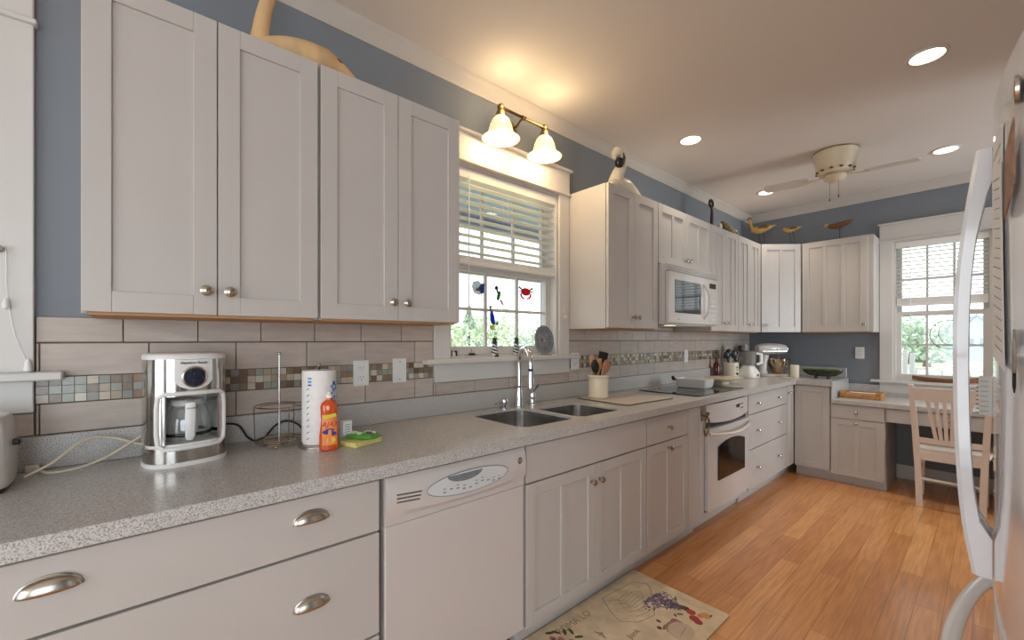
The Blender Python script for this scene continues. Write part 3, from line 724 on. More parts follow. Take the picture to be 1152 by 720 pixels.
# ------------------------------------------------------------------ blinds
def blind(M, a0, a1, ztop, zbot, label, nslat, stack, n0=-.028, tilt=3, cord_u=None, cord_z=None, cat='blind'):
    t = thing('window_blind', label, cat, M @ Vector(((a0+a1)/2, n0, zbot)), 'white window blinds')
    MB(M).box(a0, a1, n0-.03, n0+.028, ztop-.055, ztop, .002).build('valance', M_BLIND, t)
    zs = ztop-.06; step = (zs-(zbot+stack))/nslat
    for k in range(nslat):
        z = zs-step*(k+.5); c = math.cos(math.radians(tilt)); s_ = math.sin(math.radians(tilt))
        b = MB(M @ Matrix.Translation((0, n0, z)) @ Matrix.Rotation(math.radians(tilt), 4, 'X')); b.box(a0+.004, a1-.004, -.024, .024, -.0014, .0014)
        b.build('slat', M_BLIND, t)
    b = MB(M)
    for k in range(int((stack-.018)/.0055)): b.box(a0+.004, a1-.004, n0-.024, n0+.024, zbot+.0205+k*.0055, zbot+.0252+k*.0055)
    b.build('stacked_slats', M_BLIND, t)
    MB(M).box(a0+.003, a1-.003, n0-.026, n0+.026, zbot, zbot+.020, .002).build('bottom_rail', M_BLIND, t)
    b = MB(M); wdt = a1-a0
    for u in (a0+wdt*.12, a0+wdt*.5, a0+wdt*.88):
        for dn in (-.025, .025): b.tube([(u, n0+dn, ztop-.05), (u, n0+dn, zbot+.02)], .0008, 4)
    b.build('ladder_cord', M_BLIND, t)
    if cord_u is not None:
        b = MB(M); b.tube([(cord_u, n0+.034, ztop-.04), (cord_u, n0+.034, cord_z)], .0035, 6); b.build('tilt_wand', M_BLIND, t)
    return t
blind(MLW, W1[0]+.02, W1[1]-.02, W1[3]-.02, 1.712, 'white slatted blind half lowered in the sink window', 9, .05, cord_u=W1[0]+.13, cord_z=1.36)
blind(MFW, W2[0]+.02, W2[1]-.02, W2[3]-.02, 1.615, 'white slatted blind half lowered in the desk window', 13, .075, cord_u=W2[0]+.12, cord_z=1.30)
t = thing('roller_shade', 'plain white shade drawn down in the window at the left edge', 'shade', (-.03, -.75, W3[2]+.02))
MB(MLW).box(W3[0]+.02, W3[1]-.02, -.034, -.030, W3[2]+.02, W3[3]-.05).build('fabric', M_BLIND, t)
MB(MLW).box(W3[0]+.02, W3[1]-.02, -.06, -.01, W3[3]-.06, W3[3]-.02, .01, seg=2).build('cassette', M_BLIND, t)
t = thing('shade_cord', 'thin white cord with a tassel hanging over the left window casing', 'cord', (.03, -.3, 1.2))
MB().tube(smooth_path([(.022, -.315, 1.56), (.026, -.300, 1.555), (.03, -.298, 1.45), (.03, -.285, 1.33), (.028, -.262, 1.24)]), .0012, 6).build('cord', M_WHITEPL, t)
MB().lathe([(.002, 0), (.007, -.012), (.009, -.035), (.004, -.040)], (.028, -.258, 1.245)).build('tassel', M_WHITEPL, t, smooth=True)
MB().lathe([(.002, 0), (.006, -.010), (.007, -.028), (.003, -.032)], (.030, -.300, 1.42)).build('tassel', M_WHITEPL, t, smooth=True)
MB().lathe([(.009, 0), (.009, .006), (.005, .012), (.011, .018), (.001, .024)], (.020, -.315, 1.56), 'X', 12).build('hook', M_NICKEL, t, smooth=True)
# tie-back knob on the sink window casing
t = thing('cord_cleat', 'small cream cord cleat on the right casing of the sink window', 'cord cleat', (.021, 2.085, 1.47))
MB().box(.0205, .024, 2.075, 2.095, 1.48, 1.53, .001).lathe([(.006, .0), (.006, .008), (.012, .012), (.010, .022), (.001, .025)], (.0205, 2.085, 1.450), 'X', 12).build('cleat', M_CREAM, t, smooth=True)

# ------------------------------------------------------------------ ceiling lights, fan, wall lamp
can_lab = ['lit recessed ceiling light nearest the refrigerator top', 'lit recessed ceiling light near the window wall, nearest the bird carvings', 'lit recessed ceiling light right of the fan', 'lit recessed ceiling light left of the fan above the corner']
root = None
for (x, y), lab in zip([(1.666, 2.979), (.454, 2.956), (1.651, 4.562), (.431, 4.563)], can_lab):
    if root is None:
        t = thing('recessed_light', lab, 'ceiling light', (x, y, CZ), 'recessed ceiling lights'); root = t
        MB().lathe([(.082, -.001), (.080, -.006), (.068, -.009), (.066, -.006), (.066, -.001)], (x, y, CZ), seg=28).build('trim_ring', M_TRIM, t, smooth=True)
        MB().lathe([(.064, -.0015), (.060, -.0055), (.030, -.0075), (.001, -.008)], (x, y, CZ), seg=24).build('lens', M_CANLIT, t, smooth=True)
    else: copy_tree(root, (x, y, CZ), lab)
    l = bpy.data.lights.new('can_spot', 'SPOT'); l.energy = 30; l.color = (1, .87, .72); l.spot_size = math.radians(125); l.spot_blend = .6; l.shadow_soft_size = .06
    o = bpy.data.objects.new('can_spot', l); COL.objects.link(o); o.location = (x, y, CZ-.02)

fx, fy = 1.09, 3.98
t = thing('ceiling_fan', 'cream flush-mount ceiling fan with pale blades and pull chains', 'ceiling fan', (fx, fy, 2.44))
M_FAN = mat('cream_fan_enamel', srgb(216, 200, 172), .35, noise=(.03, 10)); M_FANBL = mat('pale_fan_blade', srgb(206, 196, 184), .5, noise=(.04, 10))
MB().lathe([(.12, CZ-.0015), (.143, 2.736), (.145, 2.726), (.139, 2.71), (.126, 2.64), (.118, 2.592), (.110, 2.580), (.100, 2.572), (.090, 2.568), (.05, 2.566)], (fx, fy, 0), seg=32).build('housing', M_FAN, t, smooth=True)
MB().lathe([(.1455, 2.727), (.1468, 2.731), (.1440, 2.734)], (fx, fy, 0), seg=32, cap=False).build('brass_band', M_BRASS, t, smooth=True)
b = MB()
for k in range(12):
    a = 2*PI*k/12; MB().ball((fx+.115*math.cos(a), fy+.115*math.sin(a), 2.588), .014, seg=8, sz=.5).build('vent_ornament', M_BRASS, t, smooth=True)
MB().lathe([(.05, 2.566), (.070, 2.560), (.074, 2.542), (.064, 2.522), (.04, 2.510), (.02, 2.507), (.001, 2.506)], (fx, fy, 0), seg=24).build('switch_housing', M_FAN, t, smooth=True)
for sgn in (1, -1):
    a = math.radians(8.5)+(0 if sgn > 0 else PI); Mb = Matrix.Translation((fx, fy, 2.552)) @ Matrix.Rotation(a, 4, 'Z') @ Matrix.Rotation(math.radians(9), 4, 'X')
    bl = MB(Mb).prism([(.17, -.045), (.24, -.058), (.42, -.064), (.455, -.058), (.47, -.03), (.475, 0), (.47, .03), (.455, .058), (.42, .064), (.24, .058), (.17, .045)], -.004, .004).build('blade', M_FANBL, t)
    MB(Mb).tube([(.06, 0, .004), (.11, 0, -.006), (.16, 0, -.008), (.20, 0, -.008)], [.012, .010, .016, .022], 8, flat=.35).build('blade_arm', M_FAN, bl, smooth=True)
for dx_, ln in ((-.03, .13), (.025, .11)):
    MB().tube([(fx+dx_, fy-.02, 2.512), (fx+dx_, fy-.02, 2.512-ln)], .0012, 5).lathe([(.001, 0), (.004, -.004), (.005, -.016), (.002, -.020)], (fx+dx_, fy-.02, 2.512-ln)).build('pull_chain', M_BRASS, t, smooth=True)

t = thing('wall_lamp', 'two-light antique brass wall lamp with glowing bell shades above the sink window', 'wall lamp', (0, 1.62, 2.56))
MB().lathe([(.060, .0), (.060, .008), (.050, .016), (.018, .022), (.001, .024)], (.001, 1.62, 2.535), 'X', 24).build('wall_plate', M_BRASS, t, smooth=True)
MB().tube([(.02, 1.62, 2.535), (.07, 1.62, 2.535), (.105, 1.62, 2.558)], .006, 8).build('arm', M_BRASS, t, smooth=True)
MB().tube([(.13, 1.445, 2.560), (.13, 1.60, 2.560), (.13, 1.61, 2.560), (.13, 1.62, 2.560), (.13, 1.63, 2.560), (.13, 1.64, 2.560), (.13, 1.795, 2.560)], [.008, .008, .013, .010, .013, .008, .008], 10).tube([(.10, 1.62, 2.556), (.13, 1.62, 2.560)], .007, 8).build('crossbar', M_BRASS, t, smooth=True)
for yy in (1.452, 1.788):
    h_ = MB().ball((.13, yy, 2.560), .020).lathe([(.012, 2.55), (.024, 2.535), (.030, 2.512), (.034, 2.500), (.030, 2.497)], (.13, yy, 0)).build('lamp_holder', M_BRASS, t, smooth=True)
    sh = MB().lathe([(.030, 2.505), (.045, 2.490), (.058, 2.462), (.066, 2.430), (.070, 2.418), (.082, 2.404), (.096, 2.392), (.104, 2.388)], (.13, yy, 0), seg=28, cap=False).build('lamp_shade', M_FROST, t, smooth=True, thick=.003)
    MB().ball((.13, yy, 2.440), .027, sz=1.2).build('bulb', M_BULB, sh, smooth=True)
    l = bpy.data.lights.new('wall_lamp_light', 'POINT'); l.energy = 3.0; l.color = (1, .74, .42); l.shadow_soft_size = .03
    o = bpy.data.objects.new('wall_lamp_light', l); COL.objects.link(o); o.location = (.14, yy, 2.375)
    l = bpy.data.lights.new('wall_lamp_glow', 'POINT'); l.energy = 1.9; l.color = (1, .74, .42); l.shadow_soft_size = .04
    o = bpy.data.objects.new('wall_lamp_glow', l); COL.objects.link(o); o.location = (.19, yy, 2.56)
#OBJECTS2
# ------------------------------------------------------------------ refrigerator
M_FR = mat('glossy_white_enamel', srgb(232, 234, 240), 0.12, coat=.6, coat_r=.03)
def fsx(y): return 1.884+.25*(y-1.26)**2      # bowed front of the doors
FY0, FY1 = .815, 1.705
t = thing('refrigerator', 'glossy white french-door refrigerator at the right edge, covered with papers', 'refrigerator', (2.3, 1.26, 0)); fridge = t
MB().box(1.985, 2.72, FY0+.01, FY1-.01, .02, 1.745, .006, seg=2).build('body', M_FR, t)
MB().box(2.0, 2.68, FY0+.03, FY1-.03, 0, .0199).build('base_grille', M_BLACK, t)
def bowed_door(y0, y1, z0, z1, name):
    n = 14; R = []
    for i in range(n+1):
        y = y0+(y1-y0)*i/n; x = fsx(y); e = .012 if i in (0, n) else 0
        R.append([Vector((1.98, y, z0)), Vector((x+.014, y, z0)), Vector((x+e*.5, y, z0+.010)), Vector((x+e*.5, y, z1-.010)), Vector((x+.014, y, z1)), Vector((1.98, y, z1))])
    return MB().rings(R).build(name, M_FR, t, smooth=True)
near = bowed_door(FY0, 1.2575, .735, 1.746, 'door'); far = bowed_door(1.2625, FY1, .735, 1.746, 'door'); fz = bowed_door(FY0, FY1, .06, .725, 'freezer_drawer')
def door_handle(yc, par, hw=.016, dx=0):
    outer = smooth_path([(1.862, 1.667), (1.850, 1.58), (1.838, 1.47), (1.832, 1.36), (1.831, 1.22), (1.834, 1.08), (1.842, .95), (1.857, .846)], 4)
    inner = [(p.x+.021, p.y) for p in [Vector((q[0], q[1], 0)) for q in outer]]
    pts = [(p[0]+dx, p[1]) for p in outer]
    # cross-sections along the bow; the ends thicken to reach the door
    R = []; n = len(pts); xd = fsx(yc)-.0005
    for i, (x, z) in enumerate(pts):
        zt = (1.667-z)/(1.667-.846); end = (zt < .095) or (zt > .905)
        xi = xd if end else min(xd, x+.022+.010*max(0, 1-min(zt, 1-zt)/.2))
        c = .006
        R.append([Vector((x+c, yc-hw, z)), Vector((x, yc-hw+c, z)), Vector((x, yc+hw-c, z)), Vector((x+c, yc+hw, z)), Vector((xi-.001, yc+hw, z)), Vector((xi, yc+hw-.002, z)), Vector((xi, yc-hw+.002, z)), Vector((xi-.001, yc-hw, z))])
    return MB().rings([[v for v in r] for r in R]).build('handle', M_FR, par, smooth=True)
door_handle(1.226, near); door_handle(1.281, far, .012, -.002)
hp = [(fsx(1.655)-.001, 1.655, .672), (1.876, 1.648, .672), (1.860, 1.60, .672)]+[(1.826+.034*((y-1.26)/.34)**2, y, .672) for y in (1.54, 1.46, 1.38, 1.30, 1.22, 1.14, 1.06, .98)]+[(1.860, .92, .672), (1.876, .872, .672), (fsx(.865)-.001, .865, .672)]
MB().tube(smooth_path(hp, 4), .0155, 12).build('handle', M_FR, fz, smooth=True)
MB().box(1.93, 2.05, FY0+.02, FY0+.10, 1.7465, 1.762, .004).build('hinge_cover', M_FR, t); MB().box(1.93, 2.05, FY1-.10, FY1-.02, 1.7465, 1.762, .004).build('hinge_cover', M_FR, t)
# papers and magnets on the doors
M_PHOTO = mat('faded_photo', srgb(150, 110, 84), .4, noise=(.4, 45))
def sheet(name, label, cat, y0, y1, z0, z1, off, m, skew=0.0, curl=0.0, lines=0, slanted=0.0, th=.0006, group=None):
    yc = (y0+y1)/2; t = thing(name, label, cat, (fsx(yc)-off, yc, z0), group)
    def f(u, v, o=0):
        y = y0+(y1-y0)*u+skew*v; z = z0+(z1-z0)*v+slanted*(u-.5); k = (1-v)**2
        return Vector((fsx(y)-off-o-curl*k*(u**1.5), y, z))
    MB().grid(f, 8, 10).build('page', m, t, thick=th, recalc=False)
    if lines:
        b = MB()
        for k in range(lines):
            v = .08+.84*k/max(1, lines-1); u1 = random.uniform(.55, .9)
            pts = [f(.1+(u1-.1)*i/5, v, .0010) for i in range(6)]
            up = f(.1, min(1, v+.004), .0010)-f(.1, v, .0010)
            b.rings([[p for p in pts], [p+up for p in pts]], closed=False, cap=False)
        b.build('printing', M_INK, t, thick=.0002, recalc=False)
    return t
sheet('paper_sheet', 'curling white printed sheet on the fridge door, nearest the handle', 'paper', 1.045, 1.195, 1.285, 1.652, .0015, M_PAPER, curl=-.0, lines=14)
sheet('paper_sheet', 'long white list hanging over the other sheets on the fridge door', 'paper', 1.01, 1.125, 1.262, 1.60, .004, M_PAPER, skew=.03, lines=18, slanted=.02)
sheet('photo_print', 'brown tilted photo held on the fridge door at the right edge', 'photo', .938, .990, 1.505, 1.60, .0065, M_PHOTO, slanted=-.04, th=.002)
#sheet('paper_sheet', 'narrow white notice low on the fridge door under the brown photo', 'paper', .955, 1.00, 1.10, 1.30, .0015, M_PAPER, lines=6)
t = thing('door_magnet', 'round dark patterned magnet high on the fridge door', 'magnet', (fsx(.93)-.006, .93, 1.655))
MB().lathe([(.020, 0), (.020, .004), (.016, .006)], (fsx(.93)-.0075, .93, 1.655), 'X', 20).build('rim', M_NICKEL, t, smooth=True)
MB().lathe([(.015, 0), (.001, -.001)], (fsx(.93)-.0078, .93, 1.655), 'X', 16).build('face', M_PHOTO, t, smooth=True)
t = thing('pen_clip', 'black wire clip and pen hanging on the fridge door at the right edge', 'clip', (fsx(.94)-.01, .95, 1.22))
MB().tube([(fsx(.94)-.006, .935+.009*math.cos(2*PI*k/16), 1.285+.03*math.sin(2*PI*k/16)) for k in range(16)], .0018, 6, closed=True).build('wire_loop', M_NICKEL, t, smooth=True)
MB().tube([(fsx(.94)-.006, .935, 1.30), (fsx(.94)-.006, .940, 1.235), (fsx(.94)-.006, .941, 1.225)], [.0020, .0020, .0008], 8).build('pen', M_BLACK, t, smooth=True)
t = thing('spiral_notebook', 'white spiral notepad standing out from the fridge door beside the handle', 'notepad', (1.874, 1.33, 1.14))
yb = 1.335
MB().box(1.8635, 1.8835, yb, yb+.05, 1.142, 1.222, .001).build('pages', M_PAPER, t)
b = MB()
for k in range(7): z = 1.150+.0105*k; b.box(1.866, 1.8775, yb-.0006, yb, z, z+.0008)
b.build('printing', M_INK, t)
b = MB()
for k in range(9):
    z = 1.146+.009*k; b.tube([(1.8625+.0028*math.cos(2*PI*j/8), yb+.004+.004*math.sin(2*PI*j/8), z) for j in range(8)], .0006, 4, closed=True)
b.build('spiral_binding', M_BLACK, t)

# ------------------------------------------------------------------ rug
RX0, RX1, RY0, RY1 = .556, 1.072, 1.19, 2.065
t = thing('kitchen_rug', 'cream kitchen mat printed with lavender, fruit and faded lettering in front of the sink', 'rug', ((RX0+RX1)/2, (RY0+RY1)/2, 0))
M_RUG = mat('printed_cream_mat', srgb(212, 190, 158), .75, noise=(.16, 14))
MB().prism(rrect((RX0+RX1)/2, (RY0+RY1)/2, RX1-RX0, RY1-RY0, .012, 3), .0005, .009).build('mat_base', M_RUG, t)
M_RUGE = mat('mat_edge_brown', srgb(120, 104, 84), .8, noise=(.2, 30))
zt = .0092
def blot(b, cx, cy, rx, ry, col, n=10, rot=0, jit=.12):
    P = []
    for k in range(n):
        a = 2*PI*k/n; r = 1+random.uniform(-jit, jit); u, v = rx*r*math.cos(a), ry*r*math.sin(a)
        P.append((cx+u*math.cos(rot)-v*math.sin(rot), cy+u*math.sin(rot)+v*math.cos(rot)))
    b.prism(P, zt, zt+.0004+random.uniform(0, .0003), col=col)
b = MB()
pur = [srgb(92, 66, 108), srgb(120, 92, 138), srgb(74, 52, 84), srgb(140, 116, 150), srgb(92, 84, 70)]
for k in range(420):
    a = random.gauss(0, .30); r = random.uniform(0, 1)**.75
    cx = .905-.155*r*math.cos(a); cy = 1.945+.12*r*math.sin(a)*1.6-.04*r
    blot(b, cx, cy, .0068, .0036, random.choice(pur), 5, random.uniform(0, 3))
for k in range(14): a = -.4+.8*k/13; blot(b, .905-.03, 1.945+.03*math.sin(a), .035, .0012, srgb(86, 90, 56), 6, PI+a)
blot(b, .915, 1.955, .018, .016, srgb(70, 58, 62), 10)
b.build('lavender_print', M_TONED, t)
b = MB()
blot(b, .975, 1.79, .055, .062, srgb(196, 172, 150), 16, jit=.03); blot(b, .945, 1.795, .038, .055, srgb(150, 122, 110), 14, jit=.05)
for k in range(6): blot(b, .960+.012*k, 1.79, .0015, .052, srgb(130, 108, 102), 8, .15, .02)
blot(b, .930, 1.825, .022, .024, srgb(170, 52, 46), 10); blot(b, .925, 1.785, .014, .028, srgb(176, 150, 84), 10, .4); blot(b, .915, 1.76, .009, .022, srgb(128, 118, 62), 8, .2)
blot(b, .900, 1.735, .012, .010, srgb(96, 44, 46), 8); blot(b, .875, 1.775, .012, .008, srgb(84, 50, 44), 8)
b.build('fruit_bowl_print', M_TONED, t)
b = MB()
for cx, cy, r, c in ((.943, 1.948, .022, srgb(178, 58, 52)), (.975, 1.915, .024, srgb(166, 46, 44)), (.998, 1.905, .020, srgb(150, 50, 44)), (1.000, 1.975, .024, srgb(204, 150, 84)), (.985, 1.955, .016, srgb(210, 120, 84))):
    blot(b, cx, cy, r, r*.9, c, 12, jit=.04)
blot(b, .915, 1.895, .016, .008, srgb(120, 122, 72), 8, .8); blot(b, .905, 1.870, .012, .006, srgb(100, 106, 62), 8, -.5); blot(b, 1.018, 1.99, .004, .012, srgb(60, 50, 40), 6)
b.build('loose_fruit_print', M_TONED, t)
b = MB()   # roses and leaves near corner, faded frame and sprig
for cx, cy in ((.635, 1.325), (.66, 1.35), (.70, 1.375), (.675, 1.30)): blot(b, cx, cy, .018, .014, srgb(176, 112, 108), 9); blot(b, cx+.003, cy, .009, .007, srgb(140, 58, 62), 7)
for cx, cy, ro in ((.615, 1.365, .5), (.640, 1.395, -.6), (.655, 1.42, -.3), (.70, 1.42, 1.0), (.60, 1.34, .9)): blot(b, cx, cy, .022, .008, srgb(66, 72, 44), 8, ro)
b.build('rose_print', M_TONED, t); b = MB()
for k in range(7): blot(b, .735+.006*k, 1.50+.004*(k % 3), .016, .0016, srgb(110, 108, 76), 6, .2+.5*k)
b.build('sprig_print', M_TONED, t)
fr_pts = [(.60, 1.72), (.62, 1.95), (.68, 2.00), (.72, 1.97), (.84, 1.80), (.82, 1.70), (.76, 1.64), (.70, 1.66), (.63, 1.70)]
b = MB(); b.tube([(x, y, zt) for x, y in fr_pts], .0018, 4, closed=True, flat=.3); b.tube([(.5*(x+.715)+.0, .5*(y+1.82), zt) for x, y in fr_pts], .0012, 4, closed=True, flat=.3)
for k in range(9): b.tube([(.63+.02*k, 1.72+.03*(k % 2), zt), (.66+.018*k, 1.78, zt), (.65+.02*k, 1.88, zt)], .0010, 4, flat=.3)
b.build('scroll_print', mat('olive_print', srgb(140, 130, 96), .8, noise=(.2, 30)), t)
MR = Matrix(((0, 1, 0, 0), (1, 0, 0, 0), (0, 0, 1, 0), (0, 0, 0, 1)))
def rug_text(s, cx, cy, size, m, sx=1): text('faded_lettering', s, m, t, Matrix(((0, -1, 0, cx), (1, 0, 0, cy), (0, 0, 1, zt), (0, 0, 0, 1))), size, sx=sx)
rug_text('ROMA LO', .625, 1.475, .055, mat('faded_red_print', srgb(170, 130, 104), .8, noise=(.2, 60)), .9)
rug_text('Jook', .845, 1.615, .040, mat('faded_brown_print', srgb(132, 108, 90), .8, noise=(.2, 60)))

# ------------------------------------------------------------------ chair at the desk
cx0 = 1.672
t = thing('dining_chair', 'white painted slat-back wooden chair at the desk, back to the room', 'chair', (cx0, 4.72, 0))
M_CH = mat('white_chair_paint', srgb(226, 214, 204), .4, noise=(.03, 6))
def post(sx):   # rear leg and back post in one bent piece
    x0, x1 = cx0+sx*.165, cx0+sx*.205
    b = MB(); P = smooth_path([(x0, 4.56, .001), (cx0+sx*.170, 4.545, .25), (cx0+sx*.178, 4.535, .45), (cx0+sx*.190, 4.50, .70), (x1, 4.455, .955)], 4); R = []
    for p in P: w_ = .019 if p.z < .5 else .019-.004*(p.z-.5)/.45; R.append([Vector((p.x-w_, p.y-.016, p.z)), Vector((p.x+w_, p.y-.016, p.z)), Vector((p.x+w_, p.y+.016, p.z)), Vector((p.x-w_, p.y+.016, p.z))])
    b.rings(R).build('leg', M_CH, t)
post(-1); post(1)
for sx in (-1, 1):
    R = [[Vector((cx0+sx*xx+dx_, yy+dy_, z)) for dx_, dy_ in ((-r, -r), (r, -r), (r, r), (-r, r))] for xx, yy, z, r in ((.180, 4.925, .001, .013), (.178, 4.915, .25, .017), (.172, 4.90, .43, .019))]
    MB().rings(R).build('leg', M_CH, t)
b = MB(); st = [(cx0-.20, 4.555), (cx0+.20, 4.555), (cx0+.215, 4.75), (cx0+.205, 4.945), (cx0-.205, 4.945), (cx0-.215, 4.75)]
b.prism(st, .4315, .456); b.build('seat', M_CH, t)
MB().box(cx0-.16, cx0+.16, 4.535, 4.553, .37, .4313).box(cx0-.155, cx0+.155, 4.89, 4.91, .37, .4313).box(cx0-.180, cx0-.165, 4.555, 4.888, .37, .4313).box(cx0+.165, cx0+.180, 4.555, 4.888, .37, .4313).build('seat_frame', M_CH, t)
def yb_(z): return 4.535+(4.455-4.535)*max(0, (z-.45))/.505
def rail(z0, z1, nm, wt=.0, bow=.018):
    R = []
    for i in range(11):
        u = -1+2*i/10; x = cx0+u*(.170+.03*(z0-.45)/.5); R.append([Vector((x, yb_(z0)-.010-bow*(1-u*u), z0)), Vector((x, yb_(z1)-.010-bow*(1-u*u), z1)), Vector((x, yb_(z1)+.010-bow*(1-u*u), z1)), Vector((x, yb_(z0)+.010-bow*(1-u*u), z0))])
    return MB().rings(R).build(nm, M_CH, t)
rail(.835, .935, 'crest_rail'); rail(.505, .545, 'lower_rail')
for k in range(6):
    u = -1+2*k/5; xt, xb = cx0+u*.112, cx0+u*.070; bw = .018*(1-(u*.6)**2)
    R = [[Vector((x+dx_, yb_(z)-bw+dy_, z)) for dx_, dy_ in ((-.011, -.006), (.011, -.006), (.011, .006), (-.011, .006))] for x, z in ((xb, .5455), (xt, .8345))]
    MB().rings(R).build('slat', M_CH, t)
for z in (.16, .26):
    for sx in (-1, 1): MB().tube([(cx0+sx*.170, 4.57, z), (cx0+sx*.178, 4.90, z)], .009, 8).build('stretcher', M_CH, t, smooth=True)
MB().tube([(cx0-.155, 4.55, .22), (cx0+.155, 4.55, .22)], .010, 8).build('stretcher', M_CH, t, smooth=True)
MB().tube([(cx0-.160, 4.915, .30), (cx0+.160, 4.915, .30)], .010, 8).build('stretcher', M_CH, t, smooth=True)

# ------------------------------------------------------------------ things on the near counter
CT = .9148
# toaster
t = thing('toaster', 'white toaster cut off by the left edge of the picture', 'toaster', (.185, -.397, CT-.0006))
b = MB(); R = []
for z, s_ in ((CT+.008, -.010), (CT+.014, 0), (CT+.10, .002), (CT+.170, -.002), (CT+.190, -.010), (CT+.197, -.028)):
    R.append([Vector((x, y, z)) for x, y in rrect(.185, -.397, .17+2*s_, .27+2*s_, .042+s_*.5, 5)])
b.rings(R).build('shell', M_APPL, t, smooth=True)
for dx_ in (-.028, .028): MB().box(.185+dx_-.012, .185+dx_+.012, -.492, -.302, CT+.1965, CT+.1985).build('slot', M_BLACK, t)
MB().prism(rrect(.185, -.397, .155, .255, .035, 5), CT-.0004, CT+.0078).build('base', M_BLACK, t)
MB().box(.172, .198, -.267, -.248, CT+.11, CT+.125, .004, seg=2).build('lever', M_BLACK, t)
MB().tube(smooth_path([(.135, -.250, CT+.010), (.12, -.20, CT+.035), (.075, -.14, CT+.082), (.055, -.08, CT+.078), (.060, -.02, CT+.050), (.065, .015, CT+.045)]), .0035, 7).build('power_cord', M_CREAM, t, smooth=True)

# coffee maker
c0 = (.165, .098); MC = Matrix.Translation((c0[0], c0[1], CT-.0004)) @ Matrix.Rotation(math.radians(10), 4, 'Z')
t = thing('coffee_maker', 'white and chrome drip coffee maker with round blue dial and glass carafe', 'coffee maker', (c0[0], c0[1], CT-.0004))
A, B_ = .092, .105      # depth(x) / width(y) half axes
fp = lambda k=1.0: oval(0, 0, A*k, B_*k, 40, .75)
M_CMST = mat('polished_steel_wrap', srgb(200, 196, 190), .14, 1.0, noise=(.12, 14), stretch=(1, 1, .02))
MB(MC).prism(fp(1.02), 0, .013).build('base', M_WHITEPL, t, smooth=True)
MB(MC).prism(fp(1.0), .0132, .058).build('base_band', M_CMST, t, smooth=True)
MB(MC).prism(fp(.93), .0582, .068).build('warming_tray', M_WHITEPL, t, smooth=True)
MB(MC).prism(fp(1.0), .214, .326).build('head', M_CMST, t, smooth=True)
MB(MC).rings([[Vector((x, y, z)) for x, y in oval(0, 0, A*k, B_*k, 40, .75)] for z, k in ((.3262, 1.0), (.336, 1.0), (.342, .96), (.346, .86))]).build('lid', M_WHITEPL, t, smooth=True)
for sgn in (-1, 1):
    pts = [p for p in fp(1.0) if sgn*p[1] > .070]
    pts.sort(key=lambda p: math.atan2(p[1]*sgn, p[0])); inn = [(p[0]*.93, sgn*.088 if abs(p[1]) > .09 else p[1]*.93) for p in pts][::-1]
    arcp = [p for p in pts]; poly = arcp+[(arcp[-1][0], sgn*.066), (arcp[0][0], sgn*.066)]
    MB(MC).prism(poly, .0685, .2138).build('side_column', M_CMST, t, smooth=True)
MB(MC).prism([p for p in fp(.99) if p[0] < -.035], .0685, .2138).build('rear_column', M_WHITEPL, t, smooth=True)
def front_x(y, k=1.0): return A*k*(max(0, 1-(abs(y)/(B_*k))**(2/.75)))**(.75/2)
P = []; y_, za, zb = .083, .056, .222
for k in range(13): yy = -y_+2*y_*k/12; P.append((yy, za-.0))
P = [(yy, za) for yy in [(-.070+.14*k/10) for k in range(11)]]+[(.083, za+.012), (.086, .10), (.086, .18), (.083, zb-.010)]+[(yy, zb) for yy in [(.070-.14*k/10) for k in range(11)]]+[(-.083, zb-.010), (-.086, .18), (-.086, .10), (-.083, za+.012)]
MB(MC).tube([(front_x(yy)+.001, yy, zz) for yy, zz in P], .0065, 8, closed=True).build('cavity_frame', M_WHITEPL, t, smooth=True)
# front badge plate
ys = [-.048+.096*k/12 for k in range(13)]
lowz = lambda y: .270-.036*math.sqrt(max(0, 1-(y/.050)**2))
MB(MC).rings([[Vector((front_x(y)-.004, y, lowz(y))), Vector((front_x(y)+.0035, y, lowz(y))), Vector((front_x(y)+.0035, y, .3255)), Vector((front_x(y)-.004, y, .3255))] for y in ys]).build('front_plate', M_WHITEPL, t, smooth=True)
dl = MB(MC @ Matrix.Translation((front_x(0)+.0036, 0, .272))).lathe([(.033, 0), (.033, .004), (.029, .006), (.027, .004)], (0, 0, 0), 'X', 28, cap=True).build('dial_ring', M_NICKEL, t, smooth=True)
MB(MC @ Matrix.Translation((front_x(0)+.0080, 0, .272))).lathe([(.0265, 0), (.0265, .002), (.001, .0025)], (0, 0, 0), 'X', 28).build('dial', mat('dark_blue_glass', srgb(16, 22, 48), .1, noise=(.3, 60)), t, smooth=True)
text('lettering', 'Hamilton Beach', mat('dark_print', srgb(50, 48, 50), .5, noise=(.05, 20)), t, MC @ Matrix(((0, 0, 1, front_x(.015)+.0038), (1, 0, 0, 0), (0, 1, 0, .3155), (0, 0, 0, 1))), .0105, ext=.0012)
